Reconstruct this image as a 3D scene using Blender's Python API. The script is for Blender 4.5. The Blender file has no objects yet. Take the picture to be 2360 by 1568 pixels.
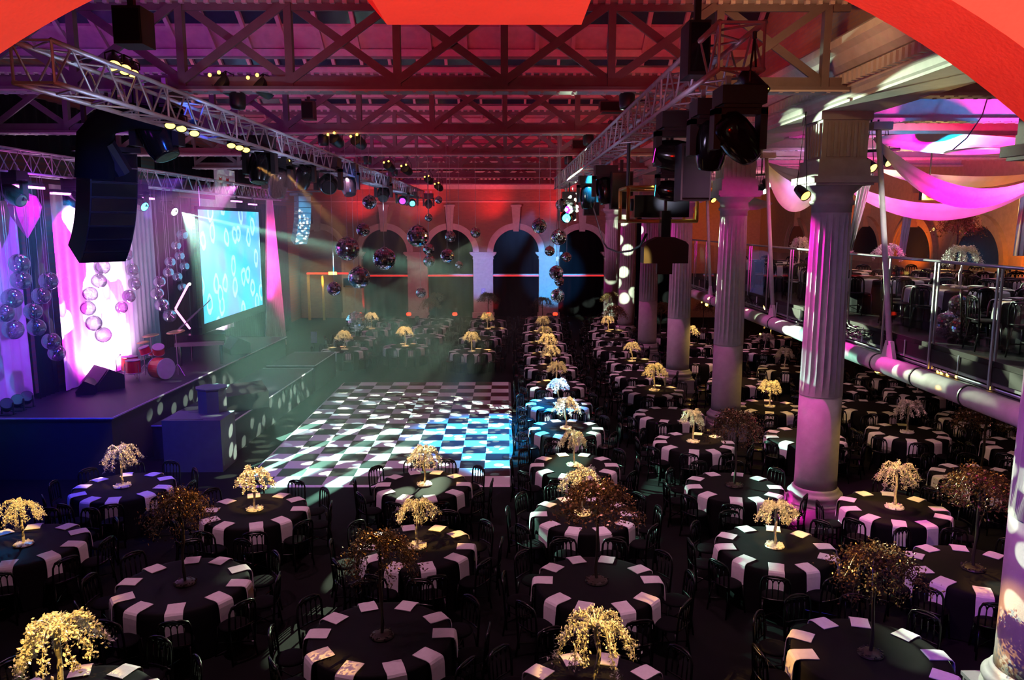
import bpy, math, random
from mathutils import Vector, Matrix
random.seed(7)
PI = math.pi
sc = bpy.context.scene
COL = sc.collection

# ------------------------------------------------------------------ camera, world, exposure
F_PX = 1800.0
PITCH, YAW, CAMZ = math.radians(8.5), math.radians(0.45), 5.95
cam_d = bpy.data.cameras.new('camera')
cam = bpy.data.objects.new('camera', cam_d)
COL.objects.link(cam)
cam.location = (0, 0, CAMZ)
cam.rotation_euler = (PI/2 - PITCH, 0, -YAW)
cam_d.sensor_width = 36.0
cam_d.lens = 36.0*F_PX/2360.0
cam_d.clip_start, cam_d.clip_end = 0.05, 200
sc.camera = cam
sc.view_settings.view_transform = 'Standard'
sc.view_settings.look = 'None'
sc.view_settings.gamma = 1.0
sc.view_settings.use_curve_mapping = False
sc.view_settings.exposure = 0.0
sc.cycles.use_denoising = True
sc.cycles.use_adaptive_sampling = True
sc.cycles.adaptive_threshold = 0.03
sc.cycles.max_bounces = 4
sc.cycles.diffuse_bounces = 2
sc.cycles.glossy_bounces = 3
sc.cycles.transmission_bounces = 3
sc.cycles.transparent_max_bounces = 10
sc.cycles.volume_bounces = 0
sc.cycles.sample_clamp_indirect = 3.0
sc.cycles.sample_clamp_direct = 0.0
sc.cycles.caustics_reflective = False
sc.cycles.caustics_refractive = False
sc.cycles.use_light_tree = True
w = bpy.data.worlds.new('world'); sc.world = w; w.use_nodes = True
w.node_tree.nodes['Background'].inputs[0].default_value = (0.16, 0.06, 0.22, 1)
w.node_tree.nodes['Background'].inputs[1].default_value = 0.02

# pixel -> point in the hall (frame 2360 x 1568)
_cy, _sy, _cp, _sp = math.cos(YAW), math.sin(YAW), math.cos(PITCH), math.sin(PITCH)
_F, _R, _U = Vector((_sy*_cp, _cy*_cp, -_sp)), Vector((_cy, -_sy, 0)), Vector((_sy*_sp, _cy*_sp, _cp))
def ray(px, py):
    return _F + _R*((px-1180)/F_PX) - _U*((py-784)/F_PX)
def at_z(px, py, z):
    d = ray(px, py); t = (z-CAMZ)/d.z; return Vector((d.x*t, d.y*t, z))
def at_y(px, py, y):
    d = ray(px, py); t = y/d.y; return Vector((d.x*t, y, CAMZ+d.z*t))
def at_x(px, py, x):
    d = ray(px, py); t = x/d.x; return Vector((x, d.y*t, CAMZ+d.z*t))
def depth(p):
    return (Vector(p)-Vector((0, 0, CAMZ))).dot(_F)
def proj(p):
    q = Vector(p)-Vector((0, 0, CAMZ)); c = q.dot(_F)
    if c < .1: return (-9999, -9999)
    return (1180+F_PX*q.dot(_R)/c, 784-F_PX*q.dot(_U)/c)

# ------------------------------------------------------------------ lights
def gobo_nodes(ld, kind, scale, lo, hi, cols, seed=0.0):
    ld.use_nodes = True
    nt = ld.node_tree; N = nt.nodes; L = nt.links
    em = N['Emission']
    tc = N.new('ShaderNodeTexCoord'); sp = N.new('ShaderNodeSeparateXYZ')
    L.new(tc.outputs['Normal'], sp.inputs[0])
    az = N.new('ShaderNodeMath'); az.operation = 'ABSOLUTE'; L.new(sp.outputs[2], az.inputs[0])
    dx = N.new('ShaderNodeMath'); dx.operation = 'DIVIDE'; L.new(sp.outputs[0], dx.inputs[0]); L.new(az.outputs[0], dx.inputs[1])
    dy = N.new('ShaderNodeMath'); dy.operation = 'DIVIDE'; L.new(sp.outputs[1], dy.inputs[0]); L.new(az.outputs[0], dy.inputs[1])
    cb = N.new('ShaderNodeCombineXYZ'); L.new(dx.outputs[0], cb.inputs[0]); L.new(dy.outputs[0], cb.inputs[1])
    cb.inputs[2].default_value = seed
    if kind == 'dots':
        v = N.new('ShaderNodeTexVoronoi'); v.feature = 'F1'; v.inputs['Scale'].default_value = scale
        v.inputs['Randomness'].default_value = 0.85
        v.voronoi_dimensions = '2D'
        L.new(cb.outputs[0], v.inputs['Vector'])
        out = v.outputs['Distance']
        mr = N.new('ShaderNodeMapRange'); mr.interpolation_type = 'SMOOTHSTEP'
        mr.inputs[1].default_value = lo; mr.inputs[2].default_value = hi
        mr.inputs[3].default_value = 1; mr.inputs[4].default_value = 0
        L.new(out, mr.inputs[0]); L.new(mr.outputs[0], em.inputs['Strength'])
        em.inputs['Color'].default_value = (1, 1, 1, 1)
    elif kind == 'rays':
        at = N.new('ShaderNodeTexNoise'); at.noise_dimensions = '2D'; at.inputs['Scale'].default_value = scale
        at.inputs['Detail'].default_value = 1.0
        st = N.new('ShaderNodeMapping'); st.inputs['Scale'].default_value = (.012, 1, 1); st.inputs['Rotation'].default_value = (0, 0, cols or 0.0)
        L.new(cb.outputs[0], st.inputs[0]); L.new(st.outputs[0], at.inputs['Vector'])
        mr = N.new('ShaderNodeMapRange'); mr.interpolation_type = 'SMOOTHSTEP'
        mr.inputs[1].default_value = lo; mr.inputs[2].default_value = hi
        L.new(at.outputs[0], mr.inputs[0]); L.new(mr.outputs[0], em.inputs['Strength'])
        em.inputs['Color'].default_value = (1, 1, 1, 1)
    elif kind == 'colours':
        v = N.new('ShaderNodeTexVoronoi'); v.feature = 'F1'; v.inputs['Scale'].default_value = scale
        v.voronoi_dimensions = '2D'
        n = N.new('ShaderNodeTexNoise'); n.inputs['Scale'].default_value = scale*1.5
        ad = N.new('ShaderNodeVectorMath'); ad.operation = 'ADD'
        L.new(cb.outputs[0], n.inputs['Vector']); L.new(cb.outputs[0], ad.inputs[0])
        sm = N.new('ShaderNodeVectorMath'); sm.operation = 'SCALE'; sm.inputs['Scale'].default_value = 0.12
        L.new(n.outputs['Color'], sm.inputs[0]); L.new(sm.outputs[0], ad.inputs[1])
        L.new(ad.outputs[0], v.inputs['Vector'])
        sx = N.new('ShaderNodeSeparateColor'); L.new(v.outputs['Color'], sx.inputs[0])
        mr = N.new('ShaderNodeMapRange'); mr.inputs[1].default_value = lo; mr.inputs[2].default_value = hi
        L.new(sx.outputs[0], mr.inputs[0])
        mx = N.new('ShaderNodeMix'); mx.data_type = 'RGBA'
        mx.inputs[6].default_value = (*cols[0], 1); mx.inputs[7].default_value = (*cols[1], 1)
        L.new(mr.outputs[0], mx.inputs[0]); L.new(mx.outputs[2], em.inputs['Color'])
        em.inputs['Strength'].default_value = 1.0

def spot(name, loc, target, col, power, deg=40, blend=.5, size=.06, gobo=None):
    ld = bpy.data.lights.new(name, 'SPOT')
    ld.color = col; ld.energy = power; ld.spot_size = math.radians(deg); ld.spot_blend = blend
    ld.shadow_soft_size = size
    o = bpy.data.objects.new(name, ld); COL.objects.link(o)
    o.location = loc
    o.rotation_euler = (Vector(target)-Vector(loc)).to_track_quat('-Z', 'Y').to_euler()
    if gobo: gobo_nodes(ld, *gobo)
    return o
def point(name, loc, col, power, size=.1):
    ld = bpy.data.lights.new(name, 'POINT'); ld.color = col; ld.energy = power; ld.shadow_soft_size = size
    o = bpy.data.objects.new(name, ld); COL.objects.link(o); o.location = loc
    return o

PINK, WARM, GREENW = (1, .44, .66), (1, .62, .14), (.78, 1, .66)
MAG, BLUE, RED, PURP, CYAN = (1, .02, .55), (.02, .22, 1), (1, .02, .02), (.42, .08, 1), (.02, .55, 1)
# soft rose wash from the lamps on the two long trusses
for yy in (8, 14, 21, 28, 36):
    spot('wash_lamp', (-4.4, yy+1, 7.2), (-3.6, yy+1.5, 0), PINK, 620 if yy < 20 else 400, 100, .9, .15)
    spot('wash_lamp', (2.0, yy, 7.2), (4.2, yy+1.0, 0), PINK, 900 if yy < 16 else 620, 98, .9, .15)
for yy in (10, 17, 24, 32):
    spot('wash_lamp', (9.6, yy, 3.6), (9.8, yy+.8, 0), (1, .42, .50), (150)*0.62, 150, .9, .15)
# warm pin spots on the silver trees are made with the trees
# speckled light from the mirror balls and gobo projectors
spot('gobo_projector', (2.0, 23.4, 7.0), (-3.3, 22.6, 0), GREENW, 34000, 56, .12, .008, ('dots', 18.0, .20, .27, None))
spot('gobo_projector', (1.9, 17.0, 7.2), (-1.2, 21.5, 0), (.62, .95, .9), (3600)*3.2, 52, .3, .008, ('dots', 15.0, .20, .27, None, 3.0))
spot('gobo_projector', (1.9, 26.5, 7.0), (4.6, 11.5, .7), GREENW, 42000, 62, .3, .010, ('dots', 13.0, .28, .36, None, 5.0))
spot('gobo_projector', (2.0, 19.0, 7.0), (7.0, 9.4, 3.2), GREENW, 16000, 34, .3, .008, ('dots', 11.0, .27, .36, None, 8.0))
spot('gobo_projector', (1.6, 21.5, 6.9), (6.9, 46.0, 3.2), GREENW, (26000)*3.2, 17, .2, .012, ('dots', 22.0, .27, .38, None, 2.0))
spot('gobo_projector', (-5.0, 14.0, 7.2), (-8.0, 22.8, .9), GREENW, (5200)*3.2, 13, .1, .010, ('dots', 30.0, .27, .36, None, 4.0))
spot('gobo_projector', (-4.2, 11.0, 7.0), (6.1, 8.45, 1.9), GREENW, 14000, 14, .3, .008, ('dots', 26.0, .27, .35, None, 9.0))
# blue washes
spot('blue_wash', (1.9, 22.0, 7.2), (-.1, 21.5, 0), (.0, .34, 1), 42000, 40, 1.0, .1)
spot('blue_wash', (1.95, 20.0, 7.2), (.15, 19.0, 0), (.0, .5, 1), 14000, 22, .8, .1)
spot('blue_wash', (2.1, 19.0, 7.2), (1.6, 22.5, .7), (.02, .45, .8), (2600)*2.2, 40, .5, .1)
spot('blue_wash', (1.7, 27.0, 6.9), (2.9, 48.5, 3.0), (.02, .42, 1), (22000)*2.2, 11, .5, .1)
spot('blue_wash', (1.7, 27.0, 6.9), (-1.6, 48.5, 3.0), (.15, .35, 1), (12000)*2.2, 9, .6, .1)
# deep blue spill on the stage side
spot('blue_spill', (-7.5, 15.0, 7.0), (-10.5, 16.0, 0), (.0, .02, 1), 700, 90, 1, .2)
spot('blue_spill', (-4.4, 12.0, 7.2), (-8.0, 18.5, .8), (.01, .03, 1), 350, 60, 1, .2)
# red and purple roof wash
for k, yy in enumerate((11.0, 16.5, 22.5, 28.5, 34.5, 41.0)):
    for x0, c, p in ((-9.5, (.55, .03, .75) if k < 2 else (1, .01, .10), 900), (-3.0, (1, .01, .06), 1200), (3.0, (1, .005, .03), 1200)):
        spot('roof_uplighter', (x0, yy-1.8, 7.9), (x0+.5, yy+1.2, 11.0), c, (p*(.8 if k else .55))*0.32, 130, .9, .2)
    spot('roof_uplighter', (-6.5, yy-1.0, 7.9), (-6.0, yy+2, 11.0), (.45, .04, .8), (330)*0.18, 130, .9, .2)
# red edge lights and wash on the far arcade wall
for x0 in (-9.6, -5.55, -1.4, 2.7):
    spot('red_uplighter', (x0+.9, 48.2, 6.6), (x0+.2, 49.6, 7.8), RED, (260)*0.8, 130, .9, .1)
    spot('red_uplighter', (x0+.75, 49.9, .3), (x0+.5, 49.6, 3.5), RED, (260)*0.8, 80, .9, .05)
spot('wall_wash', (-2, 41, 5.6), (-2.5, 49.5, 5.2), (1, .20, .30), 1300, 100, .9, .2)
spot('wall_wash', (4.5, 42, 6.0), (5, 49.5, 5.0), (.8, .3, .6), 300, 80, .9, .2)
# front arch, lit orange red from the camera's side
spot('red_floodlight', (-1.7, -1.4, 5.0), (-1.15, 1.3, 6.75), (1, .008, .0), 620, 110, .8, .1)
spot('red_floodlight', (1.7, -1.4, 5.0), (1.2, 1.3, 6.75), (1, .11, .07), 700, 110, .8, .1)
# magenta uplighters at the columns
for k in range(6):
    spot('column_uplighter', (4.7, 15.15+6.2*k, 6.95), (5.78, 14.9+6.2*k, 4.7), MAG, 1500 if k == 0 else 300, 54, .8, .03)
spot('column_uplighter', (5.2, 14.2, .35), (5.9, 14.8, .9), MAG, (160)*1.6, 110, .9, .05)
spot('column_uplighter', (4.9, 7.9, 6.9), (5.9, 8.3, 4.6), MAG, (240)*1.6, 60, .9, .03)
spot('column_wash', (2.2, 8.2, 6.9), (6.15, 15.2, 4.5), (.55, .28, 1), (1100)*0.16, 34, .8, .1)
spot('column_wash', (2.2, 13.0, 6.9), (6.15, 21.3, 4.0), (.80, .62, .9), (1300)*0.16, 30, .8, .1)
spot('column_wash', (2.2, 19.0, 6.9), (6.15, 27.4, 3.6), (.7, .6, 1), (1500)*0.16, 26, .8, .1)
spot('column_wash', (2.2, 5.0, 6.9), (6.2, 8.4, 1.6), (.05, .03, 1), 800, 46, .8, .1)
spot('column_wash', (2.1, 9.0, 7.0), (6.2, 14.9, 1.5), WARM, (1100)*0.16, 14, .7, .03)
spot('brick_wash', (3.4, 10.5, 8.4), (6.2, 14.5, 10.0), (1, .62, .25), (520)*0.3, 100, .9, .1)
spot('cornice_wash', (2.4, 12.5, 6.2), (5.6, 15.5, 8.2), (.72, .72, .8), (900)*0.16, 70, .9, .1)
spot('cornice_wash', (2.4, 19.5, 6.2), (5.6, 23.5, 8.2), (.85, 1, .6), (900)*0.16, 60, .9, .1)
# side aisle: orange wall, coloured ceiling and swags
for yy in (16, 23, 30, 37):
    spot('amber_uplighter', (14.6, yy, 4.2), (16.0, yy+.8, 6.5), (1, .17, .0), 260, 130, .9, .2)
spot('amber_uplighter', (12, 44, 6.6), (12, 49.6, 6.8), (1, .17, .0), 350, 120, .9, .2)
spot('aisle_blue', (9.4, 12.6, 6.2), (9.8, 14.2, 8.3), (.02, .35, 1), (1000)*0.5, 120, .9, .1)
spot('aisle_red', (9.6, 17.0, 6.4), (10.5, 18.0, 8.3), (1, .01, .12), (1300)*0.5, 140, .9, .1)
spot('aisle_red', (11.6, 24.0, 6.4), (12.0, 25.0, 8.3), (1, .03, .16), (1500)*0.5, 140, .9, .1)
spot('aisle_pink', (8.6, 21.0, 6.4), (9.5, 22.5, 8.3), (.75, .3, 1), (900)*0.3, 140, .9, .1)
spot('aisle_pink', (8.8, 30.0, 6.4), (10, 32.5, 8.3), (1, .35, .4), (1500)*0.3, 140, .9, .1)
spot('swag_magenta', (9.4, 12.9, 6.0), (9.3, 14.9, 6.8), (1, .0, .42), 2400, 75, .7, .1)
spot('swag_cyan', (8.6, 15.8, 7.1), (9.8, 17.4, 7.9), (.0, .6, 1), 420, 100, 1, .1)
spot('swag_white', (6.7, 11.8, 6.2), (7.5, 16.4, 6.1), (1, .95, .85), 420, 26, .6, .1)
spot('balcony_side', (2.2, 9.5, 7.1), (7.2, 13.5, 3.6), (.45, .30, .9), 300, 70, .8, .1)
spot('balcony_green', (2.0, 12.5, 6.9), (7.3, 13.2, 3.6), (.55, .85, .55), 700, 34, .4, .05, ('dots', 7.0, .30, .40, None, 1.0))
for yy in (10.5, 14.0, 18.0, 23.0):
    spot('balcony_fill', (8.6, yy, 7.6), (8.5, yy, 4.0), (.9, .75, .8), 90, 120, .9, .1)  # fill lights added to brighten the balcony tables and napkins
for k, yy in enumerate((9.5, 12.5, 16.0, 21.0, 27.0, 33.0)):
    spot('truss_wash', (-3.0, yy-1.8, 6.3), (-4.4, yy, 7.4), (.50, .62, 1), 70+22*k, 95, .9, .1)
for yy in (9.0, 14.0, 20.0, 25.5):
    spot('truss_wash', (.8, yy-1.8, 6.5), (2.0, yy, 7.4), (.75, .6, 1) if yy < 18 else (1, 1, .8), 30, 90, .9, .1)
# stage lights
spot('stage_magenta', (-6.8, 20.5, 7.0), (-11.7, 22.0, 4.4), (1, 1, 1), 15000, 44, .35, .01, ('colours', 7.5, .50, .54, ((.85, .0, .72), (1, .60, .92)), .0))
for yy in (21.0, 22.0, 23.0, 23.9):
    spot('stage_uplighter', (-11.3, yy, 1.62), (-11.75, yy, 2.6), (1, .62, .95), 420, 140, .9, .1)
spot('stage_purple', (-6.8, 17.0, 7.0), (-12.0, 18.6, 4.6), (.30, .05, 1), 2600, 60, .8, .1)
spot('stage_cyan', (-9.5, 16.2, 6.8), (-12, 17.0, 4.6), CYAN, 1200, 60, .8, .1)
spot('stage_purple', (-6.5, 24.0, 7.0), (-11.9, 26.5, 4.0), (.36, .10, .9), (1400)*0.8, 70, .8, .1)
spot('stage_purple', (-7.5, 20.0, 7.2), (-10.0, 21.0, 1.5), (.42, .02, .85), (900)*0.8, 80, .9, .1)
spot('stage_white', (-11.0, 31.8, 1.8), (-11.8, 32.0, 2.6), (1, .66, .95), (700)*2, 130, .9, .2)
spot('stage_magenta', (-9.6, 35.0, 1.8), (-10.4, 36.0, 3.6), MAG, (700)*2, 70, .9, .2)
spot('stage_magenta', (-8.0, 32.0, 7.0), (-10.6, 36.2, 4.6), (1, .08, .35), (2200)*2, 40, .9, .2)
spot('drum_spot', (-7.2, 20.5, 7.0), (-9.9, 24.2, 1.9), (1, .25, .5), 900, 20, .7, .05)
spot('array_cyan', (-3.2, 17.0, 4.5), (-6.5, 24.5, 6.0), (.0, .55, 1), 3200, 13, .8, .05)
spot('array_dots', (-3.2, 17.0, 4.7), (-6.55, 24.5, 5.85), (.95, 1, .8), 9000, 9, .3, .01, ('dots', 75.0, .27, .36, None, 4.0))

# ------------------------------------------------------------------ materials
def newmat(name):
    m = bpy.data.materials.new(name); m.use_nodes = True
    return m, m.node_tree.nodes, m.node_tree.links, m.node_tree.nodes['Principled BSDF']
def mat(name, col, rough=.6, metal=0.0, scale=6.0, var=.12, bump=.0, emit=None, es=0.0, alpha=1.0, sheen=0.0, spec=.5):
    m, N, L, b = newmat(name)
    tc = N.new('ShaderNodeTexCoord'); n = N.new('ShaderNodeTexNoise')
    n.inputs['Scale'].default_value = scale; n.inputs['Detail'].default_value = 3
    L.new(tc.outputs['Object'], n.inputs['Vector'])
    r = N.new('ShaderNodeMapRange'); r.inputs[3].default_value = 1-var; r.inputs[4].default_value = 1+var
    r.inputs[1].default_value = .25; r.inputs[2].default_value = .75
    L.new(n.outputs[0], r.inputs[0])
    sm = N.new('ShaderNodeVectorMath'); sm.operation = 'SCALE'; sm.inputs[0].default_value = col
    L.new(r.outputs[0], sm.inputs['Scale']); L.new(sm.outputs[0], b.inputs['Base Color'])
    b.inputs['Roughness'].default_value = rough; b.inputs['Metallic'].default_value = metal
    if bump:
        bp = N.new('ShaderNodeBump'); bp.inputs['Strength'].default_value = bump; bp.inputs['Distance'].default_value = .01
        n2 = N.new('ShaderNodeTexNoise'); n2.inputs['Scale'].default_value = scale*8
        L.new(tc.outputs['Object'], n2.inputs['Vector']); L.new(n2.outputs[0], bp.inputs['Height']); L.new(bp.outputs[0], b.inputs['Normal'])
    if emit:
        b.inputs['Emission Color'].default_value = (*emit, 1); b.inputs['Emission Strength'].default_value = es
    if alpha < 1: b.inputs['Alpha'].default_value = alpha
    b.inputs['Specular IOR Level'].default_value = spec
    if sheen: b.inputs['Sheen Weight'].default_value = sheen
    return m
def checker_mat():
    m, N, L, b = newmat('checker_boards')
    tc = N.new('ShaderNodeTexCoord'); mp = N.new('ShaderNodeMapping'); c = N.new('ShaderNodeTexChecker')
    mp.inputs['Location'].default_value = (0.001, 0.001, .5)
    L.new(tc.outputs['Object'], mp.inputs[0]); L.new(mp.outputs[0], c.inputs[0])
    c.inputs['Scale'].default_value = 1/0.615
    c.inputs['Color1'].default_value = (.72, .70, .72, 1); c.inputs['Color2'].default_value = (.012, .012, .014, 1)
    L.new(c.outputs[0], b.inputs['Base Color']); b.inputs['Roughness'].default_value = .38
    return m
def brick_mat(name, c1, c2, mortar, vertical='Y'):
    m, N, L, b = newmat(name)
    tc = N.new('ShaderNodeTexCoord'); s = N.new('ShaderNodeSeparateXYZ'); cb = N.new('ShaderNodeCombineXYZ')
    L.new(tc.outputs['Object'], s.inputs[0]); L.new(s.outputs['XYZ'.index(vertical)], cb.inputs[0]); L.new(s.outputs[2], cb.inputs[1])
    br = N.new('ShaderNodeTexBrick'); br.inputs['Scale'].default_value = 1
    br.inputs['Brick Width'].default_value = .23; br.inputs['Row Height'].default_value = .078; br.inputs['Mortar Size'].default_value = .007
    br.inputs['Color1'].default_value = (*c1, 1); br.inputs['Color2'].default_value = (*c2, 1); br.inputs['Mortar'].default_value = (*mortar, 1)
    L.new(cb.outputs[0], br.inputs['Vector']); L.new(br.outputs[0], b.inputs['Base Color']); b.inputs['Roughness'].default_value = .85
    return m
def glass_mat(name, col, mixf, rough=.03, top=1.0):
    m, N, L, b = newmat(name); N.remove(b)
    t = N.new('ShaderNodeBsdfTransparent'); g = N.new('ShaderNodeBsdfGlossy'); g.inputs['Roughness'].default_value = rough
    g.inputs['Color'].default_value = (*col, 1); t.inputs[0].default_value = (*[.5+.5*c for c in col], 1)
    lw = N.new('ShaderNodeLayerWeight'); lw.inputs[0].default_value = .35
    mr = N.new('ShaderNodeMapRange'); mr.inputs[3].default_value = mixf; mr.inputs[4].default_value = top
    L.new(lw.outputs['Facing'], mr.inputs[0])
    x = N.new('ShaderNodeMixShader'); L.new(mr.outputs[0], x.inputs[0]); L.new(t.outputs[0], x.inputs[1]); L.new(g.outputs[0], x.inputs[2])
    L.new(x.outputs[0], N['Material Output'].inputs[0])
    return m
def emis(name, col, s):
    return mat(name, (.1, .1, .1), .5, emit=col, es=s, var=.02)
def screen_mat():
    m, N, L, b = newmat('projected_picture')
    tc = N.new('ShaderNodeTexCoord'); mp = N.new('ShaderNodeMapping')
    L.new(tc.outputs['Object'], mp.inputs[0])
    s = N.new('ShaderNodeSeparateXYZ'); L.new(mp.outputs[0], s.inputs[0])
    cb = N.new('ShaderNodeCombineXYZ'); L.new(s.outputs[1], cb.inputs[0])
    h = N.new('ShaderNodeMath'); h.operation = 'MULTIPLY'; h.inputs[1].default_value = .72; L.new(s.outputs[2], h.inputs[0]); L.new(h.outputs[0], cb.inputs[1])
    n = N.new('ShaderNodeTexNoise'); n.inputs['Scale'].default_value = 2.2; L.new(cb.outputs[0], n.inputs['Vector'])
    sc_ = N.new('ShaderNodeVectorMath'); sc_.operation = 'SCALE'; sc_.inputs['Scale'].default_value = .25; L.new(n.outputs['Color'], sc_.inputs[0])
    ad = N.new('ShaderNodeVectorMath'); L.new(cb.outputs[0], ad.inputs[0]); L.new(sc_.outputs[0], ad.inputs[1])
    v = N.new('ShaderNodeTexVoronoi'); v.voronoi_dimensions = '2D'; v.inputs['Scale'].default_value = 1.15; L.new(ad.outputs[0], v.inputs['Vector'])
    cr = N.new('ShaderNodeValToRGB'); e = cr.color_ramp.elements
    e[0].position = 0; e[0].color = (0, 0, 0, 1); e[1].position = .29; e[1].color = (0, 0, 0, 1)
    for p, c in ((.15, .0), (.17, .8), (.27, .8)):
        q = e.new(p); q.color = (c, c, c, 1)
    L.new(v.outputs['Distance'], cr.inputs[0])
    g = N.new('ShaderNodeTexNoise'); g.inputs['Scale'].default_value = .55; L.new(cb.outputs[0], g.inputs['Vector'])
    r2 = N.new('ShaderNodeValToRGB'); r2.color_ramp.elements[0].position = .42; r2.color_ramp.elements[1].position = .6
    r2.color_ramp.elements[0].color = (.02, .62, .82, 1); r2.color_ramp.elements[1].color = (.16, .42, .80, 1)
    L.new(g.outputs[0], r2.inputs[0])
    mx = N.new('ShaderNodeMix'); mx.data_type = 'RGBA'; mx.inputs[7].default_value = (.50, 1.0, .98, 1)
    L.new(cr.outputs[0], mx.inputs[0]); L.new(r2.outputs[0], mx.inputs[6])
    L.new(mx.outputs[2], b.inputs['Emission Color']); b.inputs['Emission Strength'].default_value = 1.35
    b.inputs['Base Color'].default_value = (.3, .3, .3, 1)
    return m

M = {}
M['carpet'] = mat('dark_carpet', (.004, .004, .0045), .9, var=.3, scale=3, spec=.15)
M['checker'] = checker_mat()
M['alu'] = mat('brushed_aluminium', (.62, .62, .66), .32, .9)
M['truss'] = mat('truss_aluminium', (.60, .60, .64), .45, .55)
M['stone'] = mat('painted_stone', (.52, .50, .47), .7, bump=.15)
M['column'] = mat('painted_iron_column', (.27, .255, .26), .62, bump=.1)
M['paint'] = mat('white_paint', (.50, .48, .47), .6, bump=.05)
M['girder'] = mat('girder_paint', (.13, .105, .115), .6)
M['roofboard'] = mat('roof_board', (.44, .32, .34), .8)
M['glass_dark'] = mat('roof_glass', (.02, .03, .05), .15)
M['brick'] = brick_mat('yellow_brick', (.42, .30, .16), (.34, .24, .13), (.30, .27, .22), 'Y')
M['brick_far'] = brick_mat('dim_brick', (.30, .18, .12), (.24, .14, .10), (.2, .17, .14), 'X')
M['plaster'] = mat('arch_plaster', (.52, .40, .26), .8, bump=.3)
M['dark'] = mat('black_drape', (.004, .004, .006), .9, spec=.1)
M['cloth'] = mat('black_tablecloth', (.0055, .005, .006), .75, var=.2, spec=.15)
M['napkin'] = mat('white_linen', (.78, .76, .76), .85, bump=.2, scale=20, var=.05)
M['chair'] = mat('black_lacquered_wood', (.003, .003, .0035), .25, spec=.45)
M['seat'] = mat('black_seat_pad', (.004, .004, .005), .8, spec=.1)
M['silver'] = mat('pearl_beads', (.80, .78, .72), .35, .25, scale=30, var=.3)
M['bronze'] = mat('bronze_beads', (.16, .09, .035), .30, .6, scale=30, var=.5)
M['trunk'] = mat('beaded_trunk', (.62, .58, .48), .4, .4, scale=40, var=.4)
M['darktrunk'] = mat('dark_trunk', (.05, .04, .03), .4, .4)
M['mirror'] = mat('mirror_tile', (.88, .88, .90), .06, 1.0, var=.03)
M['ballgrout'] = mat('ball_core', (.10, .10, .11), .5, .5)
M['bubble'] = glass_mat('mirrored_bubble', (.75, .78, .85), .42, .05)
M['wire'] = mat('steel_wire', (.5, .5, .52), .4, .8)
M['black'] = mat('black_casing', (.010, .010, .012), .45)
M['blackgloss'] = mat('black_gloss', (.008, .008, .010), .15)
M['stage'] = mat('stage_deck', (.022, .018, .03), .55, spec=.3)
M['valance'] = mat('stage_valance', (.014, .014, .022), .85)
M['edge'] = mat('deck_edge_strip', (.75, .7, .75), .5, .1)
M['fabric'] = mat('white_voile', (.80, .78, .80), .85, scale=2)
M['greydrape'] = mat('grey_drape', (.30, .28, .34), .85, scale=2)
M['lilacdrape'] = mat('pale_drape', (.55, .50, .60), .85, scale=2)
M['drum'] = mat('red_drum_shell', (.60, .02, .03), .25)
M['skin'] = mat('drum_head', (.55, .50, .52), .5)
M['brass'] = mat('brass_cymbal', (.65, .45, .2), .3, .9)
M['grey'] = mat('grey_box', (.10, .10, .12), .6)
M['glass'] = glass_mat('balustrade_glass', (.8, .82, .85), .02, .03, .14)
M['steel'] = mat('rail_steel', (.55, .55, .58), .35, .8)
M['fascia'] = mat('deck_fascia', (.014, .010, .010), .7, spec=.2)
M['greysteel'] = mat('grey_steelwork', (.22, .22, .23), .6)
M['lamp_warm'] = emis('lit_lens_warm', (1, .66, .12), 4)
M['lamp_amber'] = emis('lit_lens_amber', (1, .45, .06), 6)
M['lamp_white'] = emis('lit_lens_white', (.9, 1, .7), 14)
M['lamp_cyan'] = emis('lit_lens_cyan', (.05, .85, 1), 8)
M['lamp_mag'] = emis('lit_lens_magenta', (1, .02, .55), 3)
M['lamp_violet'] = emis('lit_lens_violet', (.35, .02, 1), 3)
M['led'] = emis('led_strip', (.95, .22, 1), 5)
M['ledpink'] = emis('led_tube', (1, .30, .75), 3)
M['lamp_red'] = emis('lit_lens_red', (1, .03, .01), 4)
M['redline'] = emis('red_light_strip', (1, .02, .015), 1.6)
M['bulb'] = emis('filament_bulb', (1, .50, .06), 12)
M['yellowbox'] = mat('truss_cage_gold', (.55, .36, .08), .4, .6)
M['lens'] = mat('dark_lens', (.03, .03, .04), .1)
M['screen'] = screen_mat()
M['poster'] = mat('lilac_card', (.42, .36, .62), .8)
M['whitecard'] = mat('white_card', (.8, .8, .8), .8)
M['redink'] = mat('red_ink', (.6, .02, .02), .8)
M['keystone'] = mat('arch_paint', (.75, .55, .52), .85, scale=14, bump=.08, var=.05)

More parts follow.
